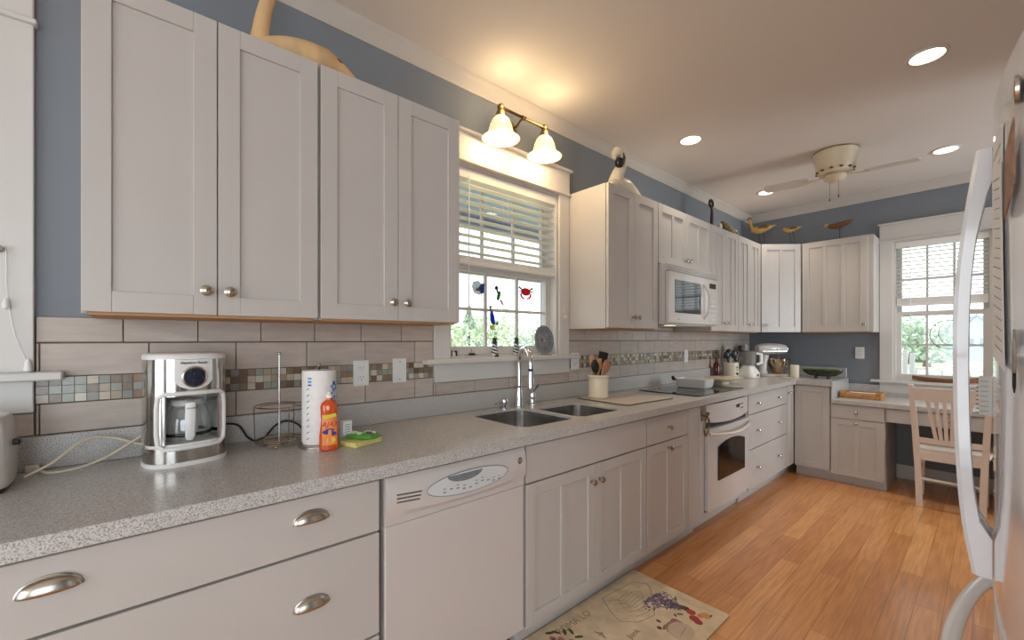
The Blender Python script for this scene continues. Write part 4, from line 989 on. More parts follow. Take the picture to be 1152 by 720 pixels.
# carafe
cf = MB(MC).lathe([(.046, .069), (.064, .074), (.066, .10), (.064, .135), (.054, .168), (.046, .180)], (.012, 0, 0), seg=28, cap=False).build('carafe', M_GLASS, t, smooth=True)
MB(MC).lathe([(.0655, .086), (.0675, .089), (.0675, .094), (.0660, .097)], (.012, 0, 0), seg=28, cap=False).build('carafe_band', M_BLACK, cf, smooth=True)
MB(MC).lathe([(.044, .178), (.046, .186), (.040, .196), (.01, .200), (.001, .200)], (.012, 0, 0), seg=24).build('carafe_lid', M_WHITEPL, cf, smooth=True)
MB(MC).tube([(.055, -.004, .193), (.085, -.006, .188), (.090, -.008, .14), (.088, -.008, .09), (.080, -.008, .080)], [.012, .014, .014, .013, .010], 8, flat=.7).build('carafe_handle', M_WHITEPL, cf, smooth=True)
text('carafe_lettering', 'ON OFF', MATS['dark_print'], cf, MC @ Matrix(((0, 0, 1, .1003), (1, 0, 0, -.007), (0, 1, 0, .176), (0, 0, 0, 1))), .007)

cord_ = MB().tube(smooth_path([(.05, -.235, CT+.012), (.10, -.21, CT+.004), (.10, -.15, CT+.006), (.085, -.09, CT+.025), (.065, -.03, CT+.06), (.055, .01, CT+.085)]), .0035, 7).build('power_cord', M_CREAM, t, smooth=True)
MB().box(.035, .060, -.262, -.232, CT+.002, CT+.022, .005, seg=2).build('plug', M_CREAM, cord_)

# wire rack and black cord
rx, ry = .155, .372
t = thing('wire_rack', 'empty chrome wire holder with a tall centre post left of the paper towels', 'wire rack', (rx, ry, CT))
M_WIRE = mat('tarnished_wire', srgb(176, 160, 140), .2, 1.0, noise=(.2, 40))
ring = lambda r, z, n=32: [(rx+r*math.cos(2*PI*k/n), ry+r*math.sin(2*PI*k/n), z) for k in range(n)]
MB().tube(ring(.078, CT+.022), .0022, 6, closed=True).tube(ring(.060, CT+.016), .0018, 6, closed=True).tube(ring(.074, CT+.012), .002, 6, closed=True).build('base_ring', M_WIRE, t, smooth=True)
b = MB()
for k in range(3): a = PI*k/3; b.tube([(rx-.074*math.cos(a), ry-.074*math.sin(a), CT+.012), (rx+.074*math.cos(a), ry+.074*math.sin(a), CT+.012)], .0018, 6)
b.build('base_spokes', M_WIRE, t, smooth=True)
MB().tube(ring(.080, CT+.145), .0022, 6, closed=True).tube(ring(.062, CT+.141), .0016, 6, closed=True).build('upper_ring', M_WIRE, t, smooth=True)
for a in (250, 10, 130): a = math.radians(a); MB().tube([(rx+.078*math.cos(a), ry+.078*math.sin(a), CT+.012), (rx+.081*math.cos(a), ry+.081*math.sin(a), CT+.145)], .0018, 6).build('upright', M_WIRE, t, smooth=True)
MB().tube([(rx, ry, CT+.012), (rx, ry, CT+.33)], .0036, 8).ball((rx, ry, CT+.335), .006).build('centre_post', M_STEEL, t, smooth=True)
for a in (-20, 100, 220): a = math.radians(a); MB().ball((rx+.07*math.cos(a), ry+.07*math.sin(a), CT+.0052), .0056, seg=10).build('foot', M_WIRE, t, smooth=True)
t = thing('power_cord', 'black cord looping on the counter behind the wire holder', 'cord', (.05, .34, CT))
MB().tube(smooth_path([(.075, .195, CT+.075), (.040, .225, CT+.078), (.040, .262, CT+.066), (.045, .29, CT+.020), (.05, .315, CT+.004), (.055, .345, CT+.016), (.05, .38, CT+.052), (.05, .42, CT+.066), (.05, .46, CT+.048), (.06, .49, CT+.008)]), .0038, 7).build('cord', M_WIREBLK, t, smooth=True)

# paper towels
px_, py_ = .255, .482
t = thing('paper_towel_roll', 'white paper towel roll in printed wrap on a stand behind the orange bottle', 'paper towels', (px_, py_, CT))
MB().lathe([(.070, 0), (.070, .006), (.064, .010), (.012, .011), (.005, .012), (.005, .286), (.008, .290), (.006, .298), (.001, .300)], (px_, py_, CT), seg=28).build('stand', M_NICKEL, t, smooth=True)
M_TOWEL = mat('white_paper_towel', srgb(236, 230, 224), .8, noise=(.04, 60), bump=.4)
MB().lathe([(.020, .012), (.055, .012), (.058, .018), (.058, .268), (.055, .275), (.020, .277), (.020, .012)], (px_, py_, CT), seg=32, cap=False).build('roll', M_TOWEL, t, smooth=True)
def wrap_patch(b, a0, a1, z0, z1, r, col, slant=0):
    R = []
    for i in range(9):
        u = i/8; a = math.radians(a0+(a1-a0)*u); c, s_ = math.cos(a), math.sin(a)
        R.append([Vector((px_+rr*c, py_+rr*s_, CT+z+slant*u)) for rr, z in ((r, z0), (r, z1), (r-.0008, z1), (r-.0008, z0))])
    b.rings(R, col=col)
b = MB()
blu = [srgb(40, 84, 160), srgb(60, 130, 190), srgb(30, 50, 110), srgb(200, 220, 235)]
for k in range(110):
    a = random.uniform(18, 70); z = random.uniform(.07, .225); wrap_patch(b, a, a+random.uniform(4, 12), z, z+random.uniform(.004, .012), .0592+.0002*(k % 4), random.choice(blu), random.uniform(-.01, .01))
for k in range(9): wrap_patch(b, 300, 309, .03+.022*k, .033+.022*k, .0592, srgb(70, 70, 78), .006)
for k in range(5): wrap_patch(b, 305, 318, .222+.006*k, .227+.006*k, .0592, random.choice(blu))
b.build('printed_wrap', M_TONED, t)

# orange dish soap
ax, ay = .345, .488; MA = Matrix.Translation((ax, ay, CT)) @ Matrix.Rotation(math.radians(-12), 4, 'Z')
t = thing('dish_soap_bottle', 'orange dish soap bottle standing before the paper towels', 'soap bottle', (ax, ay, CT))
M_ORANGE = mat('orange_soap', srgb(214, 84, 24), .15, coat=.5, noise=(.08, 10))
prof = [(.025, .034, 0), (.029, .039, .004), (.029, .039, .05), (.026, .034, .085), (.025, .032, .105), (.026, .034, .135), (.027, .035, .152), (.024, .031, .163), (.016, .020, .171), (.011, .012, .175), (.011, .011, .182)]
MB(MA).rings([[Vector((x, y, z)) for x, y in oval(0, 0, a*.82, b_*.82, 24, .85)] for a, b_, z in prof]).build('bottle', M_ORANGE, t, smooth=True)
MB(MA).lathe([(.012, .182), (.012, .192), (.008, .195), (.006, .203), (.001, .204)]).build('cap', M_WHITEPL, t, smooth=True)
lab = []
for i in range(11):
    u = i/10; y = -.024+.048*u
    def bx_(z, k): 
        a, b_ = (.0262*k, .0345*k) if z < .08 else (.0236*k, .0300*k)
        return a*(max(0, 1-(abs(y)/b_)**2.3))**.43
    lab.append([Vector((bx_(.03, 1)+.0012, y, .020)), Vector((bx_(.03, 1)+.0012, y, .07)), Vector((bx_(.1, 1)+.0018, y, .125)), Vector((bx_(.1, 1)-.004, y, .125)), Vector((bx_(.03, 1)-.004, y, .07)), Vector((bx_(.03, 1)-.004, y, .020))])
lb = MB(MA).rings(lab).build('label', mat('orange_label', srgb(238, 140, 60), .4, noise=(.1, 30)), t, smooth=True)
ML = lambda z, x, y=0: MA @ Matrix(((0, 0, 1, x), (1, 0, 0, y), (0, 1, 0, z), (0, 0, 0, 1)))
b = MB(MA); b.rings([[Vector((.0245, y, z)), Vector((.0262, y, z)), Vector((.0258, y, z2)), Vector((.0242, y, z2))] for y, z, z2 in [(-.020+.04*k/6, .112+.006*(k/6), .124+.006*k/6) for k in range(7)]]); b.build('label_stripe', mat('yellow_green_print', srgb(206, 200, 60), .5, noise=(.05, 30)), lb)
text('lettering', 'AJAX', mat('red_print', srgb(200, 30, 40), .4, noise=(.05, 30)), lb, ML(.092, .0262), .0245, ext=.001, shear=.3)
b = MB(MA)
for k, (y, z, ry_, rz_) in enumerate(((-.006, .066, .018, .008), (.008, .060, .014, .007), (.000, .074, .014, .004))): b.rings([[Vector((x, y+ry_*math.cos(2*PI*j/14), z+rz_*math.sin(2*PI*j/14))) for j in range(14)] for x in (.0225, .0272)])
b.build('blue_swirl', mat('blue_print', srgb(40, 50, 140), .4, noise=(.1, 30)), lb)
b = MB(MA).rings([[Vector((x, .004+.015*math.cos(2*PI*j/16), .037+.012*math.sin(2*PI*j/16))) for j in range(16)] for x in (.0215, .0272)]); b.build('orange_slice', mat('orange_slice_print', srgb(244, 190, 70), .4, noise=(.2, 60)), lb)

t = thing('small_box', 'little white box behind the soap bottle and sponges', 'box', (.275, .585, CT))
MB(Matrix.Translation((.272, .572, CT)) @ Matrix.Rotation(.2, 4, 'Z')).box(-.014, .014, -.018, .018, 0, .080, .001).build('carton', M_PAPER, t)
b = MB(Matrix.Translation((.272, .572, CT)) @ Matrix.Rotation(.2, 4, 'Z'))
for k in range(6): b.box(.014, .0144, -.012, .010, .020+.009*k, .022+.009*k)
b.build('printing', M_INK, t)
MS = Matrix.Translation((.338, .605, CT)) @ Matrix.Rotation(math.radians(20), 4, 'Z')
t = thing('sponge', 'pale yellow sponge lying under the green packet', 'sponge', (.338, .605, CT))
MB(MS).box(-.042, .042, -.062, .062, 0, .018, .003, seg=2).build('sponge', mat('yellow_sponge', srgb(222, 214, 130), .9, noise=(.12, 120), bump=.6), t)
MK = Matrix.Translation((.325, .617, CT+.0185)) @ Matrix.Rotation(math.radians(38), 4, 'Z')
t = thing('sponge_packet', 'green printed plastic packet lying on the yellow sponge', 'packet', (.325, .617, CT+.0185))
R = []
for i in range(13):
    u = -1+i/6; h_ = .004+.013*(1-u**4)+.003*math.sin(i*2.1)
    R.append([Vector((u*.062, -.040, .004)), Vector((u*.062, -.030, h_*.9)), Vector((u*.062, 0, h_*1.05)), Vector((u*.062, .030, h_*.9)), Vector((u*.062, .040, .004)), Vector((u*.062, 0, .0004))])
MB(MK).rings(R).build('packet', mat('green_packet', srgb(84, 160, 56), .3, coat=.5, noise=(.3, 24)), t, smooth=True)
b = MB(MK)
for k in range(9):
    x, y = random.uniform(-.035, .035), random.uniform(-.022, .022); b.box(x-.010, x+.010, y-.003, y+.003, .012, .0205+.0010*(k % 3), col=random.choice([srgb(230, 235, 220), srgb(90, 70, 80), srgb(220, 225, 190)]))
b.build('printing', M_TONED, t)

# utensil crock and glass board
t = thing('cutting_board', 'thin pale glass cutting board lying between sink and cooktop', 'cutting board', (.29, 2.35, CT))
MB(Matrix.Translation((.300, 2.37, CT)) @ Matrix.Rotation(math.radians(-3), 4, 'Z')).prism(rrect(0, 0, .40, .50, .03), 0, .006).build('board', mat('textured_board', srgb(196, 184, 166), .3, noise=(.06, 40)), t)
MB(Matrix.Translation((.300, 2.37, CT)) @ Matrix.Rotation(math.radians(-3), 4, 'Z')).tube([(x, y, .003) for x, y in rrect(0, 0, .40, .50, .03)], .0035, 6, closed=True).build('edge', mat('dark_board_edge', srgb(96, 88, 80), .4, noise=(.1, 30)), t)
ux, uy = .185, 2.235
cb = CT+.0068
t = thing('utensil_crock', 'cream stoneware crock holding wooden spoons beside the sink', 'crock', (ux, uy, cb))
MB().lathe([(.062, 0), (.066, .004), (.067, .012), (.064, .016), (.064, .128), (.069, .134), (.070, .146), (.066, .150), (.060, .146), (.058, .02), (.001, .016)], (ux, uy, cb), seg=30).build('crock', M_CREAM, t, smooth=True)
def utensil(name, label, cat, base, tip, head, m, hw=.02, hl=.06, r=.006, flat=.25, c=(ux, uy, cb+.03), group='kitchen utensils in the crocks', slots=0):
    b0 = Vector(c)+Vector(base); b1 = Vector(c)+Vector(tip); d = (b1-b0).normalized()
    t = thing(name, label, cat, b0, group)
    MB().tube([b0, b0+(b1-b0)*.5, b1], [r, r*.9, r*.8], 8).build('handle', m, t, smooth=True)
    up = Vector((.75, -.66, 0)); 
    n = 9; P = []; Rr = []
    for i in range(n):
        s_ = i/(n-1); P.append(b1+d*hl*s_*1.0); Rr.append({'round': hw*max(.12, math.sin(PI*(.08+.88*s_))**.6), 'square': hw*(1 if s_ > .12 else .5), 'fork': hw*(.5+.5*s_)}[head])
    MB().tube(P, Rr, 12, flat=flat, up=up).build('head', m, t, smooth=True)
    return t
g = dict()
utensil('wooden_spoon', 'light wooden spoon leaning left in the cream crock', 'utensil', (-.032, .002, 0), (-.036, -.012, .165), 'round', M_WOODL, .020, .085)
utensil('wooden_spoon', 'reddish wooden spoon with round head at the centre right of the cream crock', 'utensil', (.02, .0, 0), (.03, .030, .135), 'round', mat('reddish_wood', srgb(168, 108, 72), .5, noise=(.2, 14)), .026, .085)
utensil('wooden_spatula', 'tan flat wooden spatula standing in the middle of the cream crock', 'utensil', (-.005, .010, 0), (-.004, .012, .15), 'square', M_WOODL, .017, .075)
utensil('wooden_spoon', 'dark brown wooden spoon at the right rim of the cream crock', 'utensil', (.01, -.01, 0), (.01, .050, .125), 'round', M_WOODD, .018, .06)
utensil('black_spoon', 'black spoon leaning far left in the cream crock', 'utensil', (.015, -.014, 0), (.020, -.051, .135), 'round', M_BLACK, .026, .09)
utensil('slotted_turner', 'black slotted turner leaning right in the cream crock', 'utensil', (-.012, .004, 0), (-.024, .070, .185), 'square', M_BLACK, .032, .085, flat=.08)
utensil('skewer', 'thin dark stick standing tallest in the cream crock', 'utensil', (-.03, .0, 0), (-.04, .01, .22), 'round', M_WOODD, .003, .01, r=.0025)

# second crock, food processor, mixer
vx, vy = .150, 4.44
t = thing('white_crock', 'white patterned crock full of black utensils near the corner', 'crock', (vx, vy, CT))
MB().lathe([(.066, 0), (.072, .004), (.072, .150), (.074, .156), (.068, .158), (.064, .02), (.001, .015)], (vx, vy, CT), seg=28).build('crock', M_CREAM, t, smooth=True)
b = MB()
for a, z, r in ((-28, .11, .010), (-28, .085, .007), (-24, .045, .014), (-34, .05, .010)):
    a = math.radians(a+10); b.ball((vx+.068*math.cos(a), vy+.068*math.sin(a), CT+z), r, seg=8, col=srgb(50, 56, 110) if z < .08 else srgb(60, 70, 50))
b.build('painted_motif', M_TONED, t)
cc = (vx, vy, CT+.03)
for k, (nm, lab, bs, tp, hd, hw, hl) in enumerate([
    ('black_ladle', 'black ladle at the left of the white crock near the corner', (0, -.01, 0), (-.01, -.055, .165), 'round', .036, .07),
    ('black_spoon', 'black serving spoon second from left in the white crock', (.02, -.02, 0), (.035, -.02, .17), 'round', .034, .08),
    ('pasta_server', 'black pasta server in the middle of the white crock', (-.02, .005, 0), (-.022, .010, .19), 'round', .034, .07),
    ('black_turner', 'black angled turner at the right of the white crock', (.02, .03, 0), (.03, .045, .14), 'square', .026, .06),
    ('black_whisk', 'black handled spoon at the back of the white crock', (-.03, .01, 0), (-.05, .04, .17), 'round', .03, .07)]):
    utensil(nm, lab, 'utensil', bs, tp, hd, M_BLACK, hw, hl, c=cc, flat=.35)
t = thing('dark_red_bottle', 'dark red bottle standing behind the white crock', 'bottle', (.07, 4.30, CT))
MB().lathe([(.030, 0), (.032, .004), (.032, .13), (.014, .165), (.012, .20), (.014, .205), (.001, .206)], (.07, 4.30, CT)).build('bottle', mat('dark_red_glass', srgb(90, 30, 26), .15, noise=(.1, 20)), t, smooth=True)
gx, gy = .255, 4.60
t = thing('food_processor', 'white food processor with clear bowl left of the stand mixer', 'food processor', (gx, gy, CT))
MB().rings([[Vector((x, y, CT+z)) for x, y in rrect(gx, gy, .17+2*s_, .19+2*s_, .05+s_*.4)] for z, s_ in ((0, 0), (.01, .006), (.05, .004), (.075, -.01), (.12, -.035), (.128, -.045))]).build('motor_base', M_WHITEPL, t, smooth=True)
MB().lathe([(.055, .130), (.066, .134), (.074, .25), (.076, .262), (.070, .266), (.03, .272), (.001, .273)], (gx, gy, CT), seg=28).build('bowl', mat('smoky_clear_plastic', srgb(176, 172, 168), .12, trans=.55), t, smooth=True)
MB().rings([[Vector((x, y, CT+z)) for x, y in rrect(gx-.025, gy-.01, .05, .07, .02)] for z in (.2735, .335)]).build('feed_tube', MATS['smoky_clear_plastic'], t, smooth=True)
MB().box(gx-.075, gx-.045, gy-.055, gy+.0, CT+.27, CT+.325, .004).build('pusher', M_BLACK, t)
MB().tube([(gx+.055, gy+.055, CT+.245), (gx+.09, gy+.085, CT+.235), (gx+.092, gy+.088, CT+.15), (gx+.06, gy+.06, CT+.135)], [.010, .013, .013, .010], 8, flat=1.3).build('handle', M_WHITEPL, t, smooth=True)
MB().box(gx+.086, gx+.0905, gy-.03, gy+.03, CT+.02, CT+.04, .002).build('switch', M_BLACK, t)
# stand mixer
kx, ky = .345, 4.985; MM = Matrix.Translation((kx, ky, CT)) @ Matrix.Rotation(math.radians(49), 4, 'Z')
t = thing('stand_mixer', 'white stand mixer with a steel bowl in the counter corner', 'mixer', (kx, ky, CT))
MB(MM).rings([[Vector((x, y, z)) for x, y in oval(.01, 0, .165+s_, .10+s_, 32, .8)] for z, s_ in ((0, 0), (.012, .003), (.024, -.006), (.028, -.02))]).build('base', M_APPL, t, smooth=True)
MB(MM).tube([(-.10, 0, .02), (-.098, 0, .08), (-.088, 0, .15), (-.075, 0, .225)], [.062, .045, .038, .046], 16, flat=1.0).build('column', M_APPL, t, smooth=True)
hd = MB(MM).tube([(-.165, 0, .285), (-.155, 0, .285), (-.11, 0, .288), (-.02, 0, .290), (.08, 0, .288), (.135, 0, .285), (.150, 0, .284), (.158, 0, .284)], [.020, .045, .060, .064, .060, .050, .040, .01], 20, flat=.95).build('motor_head', M_APPL, t, smooth=True)
MB(MM).lathe([(.018, 0), (.018, .012), (.012, .016), (.001, .017)], (.155, 0, .285), 'X', 14).build('attachment_hub', M_CHROME, hd, smooth=True)
MB(MM).lathe([(.006, 0), (.006, -.006), (.001, -.007)], (.02, -.060, .285), 'Y', 10).build('lock_lever', M_BLACK, hd, smooth=True)
MB(MM).box(-.13, .13, -.0635, -.0615, .262, .266).build('trim_band', M_NICKEL, hd)
MB(MM).lathe([(.045, .034), (.060, .036), (.062, .045), (.075, .075), (.098, .12), (.104, .17), (.106, .182), (.104, .184), (.101, .17), (.094, .12), (.070, .078), (.01, .05)], (.075, 0, 0), seg=32).build('bowl', mat('polished_bowl_steel', srgb(196, 176, 150), .12, 1.0, noise=(.05, 5)), t, smooth=True)
MB(MM).tube([(.075, -.102, .155), (.075, -.135, .15), (.075, -.138, .10), (.075, -.10, .085)], .006, 8).build('bowl_handle', M_NICKEL, t, smooth=True)
MB(MM).tube([(.075, 0, .235), (.075, 0, .15)], .009, 8).lathe([(.004, 0), (.03, -.02), (.034, -.05), (.01, -.075)], (.075, 0, .16), seg=12).build('beater', M_STEEL, t, smooth=True)
# candle, saucer, dark dish
t = thing('pillar_candle', 'short white pillar candle on the corner counter', 'candle', (.575, 4.86, CT))
MB().lathe([(.036, 0), (.038, .003), (.038, .125), (.034, .130), (.006, .126), (.001, .126)], (.575, 4.92, CT), seg=24).build('candle', M_CREAM, t, smooth=True)
MB().tube([(.575, 4.92, CT+.126), (.576, 4.92, CT+.138)], .0012, 5).build('wick', M_BLACK, t)
t = thing('small_saucer', 'tiny white saucer between the mixer and the candle', 'saucer', (.53, 4.80, CT))
MB().lathe([(.03, 0), (.045, .006), (.046, .008), (.02, .004), (.001, .003)], (.545, 4.80, CT), seg=20).build('saucer', M_WHITEPL, t, smooth=True)
t = thing('oblong_dish', 'long dark green dish on small feet beside the candle', 'dish', (.77, 5.05, CT))
ds = MB(); R = []
for z, k in ((.026, .45), (.032, .70), (.062, .95), (.086, 1.0), (.090, 1.0), (.080, .93), (.042, .60), (.036, .3)):
    R.append([Vector((.775+.165*k*math.cos(2*PI*j/32), 5.04+.075*k*math.sin(2*PI*j/32), CT+z)) for j in range(32)])
ds.rings(R).build('dish', mat('dark_green_glaze', srgb(40, 44, 30), .2, noise=(.4, 14)), t, smooth=True)
MB().rings([[Vector((.775+.166*k*math.cos(2*PI*j/32), 5.04+.076*k*math.sin(2*PI*j/32), CT+z)) for j in range(32)] for z, k in ((.0902, .975), (.0902, 1.0), (.0935, 1.0), (.0935, .975))], loop=True).build('rim', mat('lime_glaze', srgb(110, 140, 40), .25, noise=(.2, 20)), t, smooth=True)
for sgn in (-1, 1): MB().box(.775+sgn*.05-.006, .775+sgn*.05+.006, 5.00, 5.08, CT-.0003, CT+.030, .001).build('foot', M_BLACK, t)
# basket on desk
t = thing('wicker_tray', 'square wicker tray of papers on the low desk top', 'basket', (1.07, 4.98, .7622))
b = MB(); bx0, bx1, by0, by1 = .950, 1.235, 4.88, 5.10
b.box(bx0, bx1, by0, by1, .7624, .768)
for k in range(4):
    z = .773+.013*k; n = 40; P = []
    for j in range(n):
        u = j/n*4; s_ = int(u); f = u-s_; x, y = [(bx0+(bx1-bx0)*f, by0), (bx1, by0+(by1-by0)*f), (bx1-(bx1-bx0)*f, by1), (bx0, by1-(by1-by0)*f)][s_]
        o_ = .003*(1 if (j+k) % 2 else -1); P.append((x+(o_ if s_ in (1, 3) else 0), y+(o_ if s_ in (0, 2) else 0), z))
    b.tube(P, .0055, 6, closed=True)
b.build('basket', mat('wicker', srgb(186, 132, 70), .6, noise=(.3, 60)), t, smooth=True)
t = thing('paper_stack', 'small stack of white papers inside the wicker tray', 'paper', (1.08, 4.99, .77))
b = MB()
for k in range(6): b.box(.98+.004*(k % 3), 1.18-.003*(k % 2), 4.92+.003*(k % 2), 5.07, .7688+.006*k, .7738+.006*k)
b.build('papers', M_PAPER, t)

# ------------------------------------------------------------------ sink window sill and suncatchers
SZ = W1[2]+.0015
def lighthouse(name, label, y, x=-.022, s=1.0):
    t = thing('lighthouse_figurine', label, 'figurine', (x, y, SZ), 'lighthouse figurines on the sill')
    b = MB(); n = 14
    prof = [(.020, 0), (.0205, .008), (.018, .010), (.0125, .085)]
    b.lathe([(.027, 0), (.027, .010), (.021, .011)], (x, y, SZ), seg=16, col=srgb(30, 38, 34))
    N = 24
    for i in range(N):        # spiral-striped tower
        z0, z1 = .011+.068*i/N, .011+.068*(i+1)/N; r0, r1 = .021-.0065*i/N, .021-.0065*(i+1)/N
        for j in range(16):
            a0, a1 = 2*PI*j/16, 2*PI*(j+1)/16; dark = ((j/16+i/N*1.9) % .5) < .25
            pts = [Vector((x+r*math.cos(a), y+r*math.sin(a), SZ+z)) for r, a, z in ((r0, a0, z0), (r0, a1, z0), (r1, a1, z1), (r1, a0, z1))]
            b.quad(*pts, col=srgb(28, 36, 34) if dark else srgb(228, 228, 224))
    b.build('tower', M_TONED, t)
    b = MB(); b.lathe([(.019, .079), (.020, .083), (.013, .084), (.012, .099), (.016, .101), (.012, .107), (.003, .112), (.0015, .122)], (x, y, SZ), seg=14); b.build('lantern', mat('dark_green_black', srgb(30, 42, 38), .4, noise=(.1, 30)), t, smooth=True)
    return t
lighthouse('', 'spiral-striped lighthouse figurine left of the faucet on the window sill', 1.530)
lighthouse('', 'spiral-striped lighthouse figurine right behind the faucet on the window sill', 1.700)
t = thing('boat_figurine', 'small grey boat figurine with a mast on the left of the window sill', 'figurine', (-.02, 1.365, SZ))
MB().rings([[Vector((-.02+.012*k*w_, 1.365+.045*u, SZ+z)) for k, z in ((-.6, 0), (-1, .014), (1, .014), (.6, 0))] for u, w_ in ((-1, .15), (-.7, .8), (0, 1.1), (.6, .9), (1, .15))]).build('hull', mat('grey_green_paint', srgb(120, 130, 126), .5, noise=(.2, 30)), t)
MB().box(-.028, -.012, 1.35, 1.385, SZ+.0142, SZ+.024, .001).build('cabin', M_BLACK, t); MB().tube([(-.02, 1.365, SZ+.024), (-.02, 1.365, SZ+.050)], .0012, 5).build('mast', M_BLACK, t)
t = thing('bookend_figurine', 'pair of small black upright figures at the left end of the sill', 'figurine', (-.02, 1.24, SZ))
MB().box(-.03, -.015, 1.228, 1.236, SZ, SZ+.042, .001).build('figure', M_BLACK, t); MB().box(-.03, -.015, 1.258, 1.268, SZ, SZ+.040, .001).build('figure', M_BLACK, t); MB().rings([[Vector((-.0225+.006*math.cos(2*PI*k/10), y, SZ+.02+.012*math.sin(2*PI*k/10))) for k in range(10)] for y in (1.2365, 1.2575)]).build('crossbar', M_WHITEPL, t)
t = thing('dark_pebble', 'tiny dark pebble on the sill between the lighthouses', 'pebble', (-.01, 1.60, SZ))
MB().ball((-.01, 1.60, SZ+.005), .009, 1, 1.2, .55, seg=12).build('pebble', M_BLACK, t, smooth=True)
t = thing('display_plate', 'round blue-grey plate standing on edge at the right end of the sill', 'plate', (0, 1.915, SZ))
MPl = Matrix.Translation((-.012, 1.925, SZ+.0975)) @ Matrix.Rotation(math.radians(4), 4, 'Z') @ Matrix.Rotation(math.radians(-6), 4, 'Y')
MB(MPl).lathe([(.035, -.006), (.040, -.008), (.085, .002), (.092, .006), (.092, .009), (.060, .001), (.001, -.001)], (0, 0, 0), 'X', 36).build('plate', mat('mottled_blue_grey_glaze', srgb(128, 130, 140), .35, noise=(.3, 34)), t, smooth=True)
b = MB(MPl)
for k in range(16): a = 2*PI*k/16; b.ball((.004, .066*math.cos(a), .066*math.sin(a)), .006, .4, 1, 1, seg=8)
MB(MPl).ball((.002, 0, 0), .022, .15, 1, 1, seg=12).build('relief_centre', M_NICKEL, t, smooth=True); b.build('relief', mat('rusty_glaze', srgb(126, 108, 104), .4, noise=(.2, 40)), t, smooth=True)
MB().box(-.035, .030, 1.89, 1.96, SZ, SZ+.006, .001).build('stand', M_NICKEL, t)
XS = -.045      # suncatcher plane, hanging just inside the lower sash
def catcher(name, label, polys, string):
    y0 = sum(p[0] for p in polys[0][0])/len(polys[0][0]); z0 = sum(p[1] for p in polys[0][0])/len(polys[0][0])
    t = thing(name, label, 'suncatcher', (XS, y0, z0), 'stained glass suncatchers')
    b = MB(); e = MB()
    for k, (pts, col) in enumerate(polys):
        d = .0012*k
        b.rings([[Vector((XS+xx, y, z)) for y, z in pts] for xx in (-.0015, .0015+.0004*k)], col=col)
        e.tube([(XS, y, z) for y, z in pts], .0011, 5, closed=True)
    b.build('stained_glass', M_STAINED, t)
    e.build('lead_line', M_BLACK, t, smooth=True)
    MB().tube([(XS, string[0], string[1]), (XS, string[2], string[3])], .0006, 4).build('hanging_thread', M_NICKEL, t)
    return t
def ell(cy, cz, ry_, rz_, n=16, rot=0): return [(cy+ry_*math.cos(2*PI*k/n)*math.cos(rot)-rz_*math.sin(2*PI*k/n)*math.sin(rot), cz+ry_*math.cos(2*PI*k/n)*math.sin(rot)+rz_*math.sin(2*PI*k/n)*math.cos(rot)) for k in range(n)]
catcher('fish_suncatcher', 'pale fan-shaped fish suncatcher at the upper left of the sink window', [([(1.385, 1.60), (1.395, 1.628), (1.43, 1.635), (1.455, 1.62), (1.462, 1.585), (1.44, 1.555), (1.40, 1.565)], srgb(214, 220, 224)), ([(1.43, 1.595), (1.45, 1.62), (1.475, 1.625), (1.470, 1.57), (1.45, 1.56)], srgb(96, 120, 190)), (ell(1.425, 1.585, .014, .008), srgb(190, 190, 90))], (1.43, 1.635, 1.43, 1.675))
catcher('seahorse_suncatcher', 'green and pink bird suncatcher hanging at the centre of the sink window', [(ell(1.580, 1.560, .012, .030, rot=-.3), srgb(100, 150, 74)), ([(1.585, 1.535), (1.60, 1.54), (1.622, 1.505), (1.610, 1.505)], srgb(226, 190, 196)), (ell(1.563, 1.605, .012, .012), srgb(40, 80, 64)), ([(1.562, 1.595), (1.572, 1.595), (1.580, 1.575), (1.568, 1.575)], srgb(70, 120, 80)), ([(1.545, 1.600), (1.555, 1.606), (1.553, 1.598)], srgb(40, 60, 50))], (1.568, 1.618, 1.575, 1.675))
catcher('crab_suncatcher', 'bright red crab suncatcher at the upper right of the sink window', [(ell(1.800, 1.600, .040, .024), srgb(226, 50, 70)), ([(1.755, 1.592), (1.762, 1.590), (1.772, 1.566), (1.792, 1.560), (1.790, 1.553), (1.765, 1.558), (1.752, 1.575)], srgb(226, 70, 84)), ([(1.845, 1.592), (1.838, 1.590), (1.828, 1.566), (1.808, 1.560), (1.810, 1.553), (1.835, 1.558), (1.848, 1.575)], srgb(226, 70, 84)), ([(1.745, 1.632), (1.738, 1.622), (1.765, 1.610), (1.768, 1.616)], srgb(60, 30, 40)), ([(1.855, 1.632), (1.862, 1.622), (1.835, 1.610), (1.832, 1.616)], srgb(60, 30, 40)), ([(1.740, 1.606), (1.741, 1.600), (1.765, 1.602), (1.765, 1.607)], srgb(60, 30, 40)), ([(1.872, 1.604), (1.871, 1.598), (1.835, 1.602), (1.835, 1.607)], srgb(60, 30, 40))], (1.80, 1.624, 1.80, 1.675))
catcher('heron_suncatcher', 'blue heron suncatcher hanging low above the left lighthouse', [([(1.515, 1.450), (1.525, 1.470), (1.535, 1.465), (1.548, 1.430), (1.552, 1.395), (1.540, 1.385), (1.520, 1.405)], srgb(64, 84, 200)), ([(1.518, 1.470), (1.512, 1.490), (1.518, 1.500), (1.526, 1.496), (1.524, 1.488), (1.522, 1.470)], srgb(50, 66, 160)), ([(1.497, 1.488), (1.512, 1.496), (1.512, 1.490)], srgb(90, 90, 60)), ([(1.555, 1.395), (1.575, 1.410), (1.572, 1.385)], srgb(110, 140, 100)), ([(1.515, 1.385), (1.545, 1.383), (1.545, 1.362), (1.520, 1.360)], srgb(210, 214, 120))], (1.522, 1.50, 1.530, 1.535))
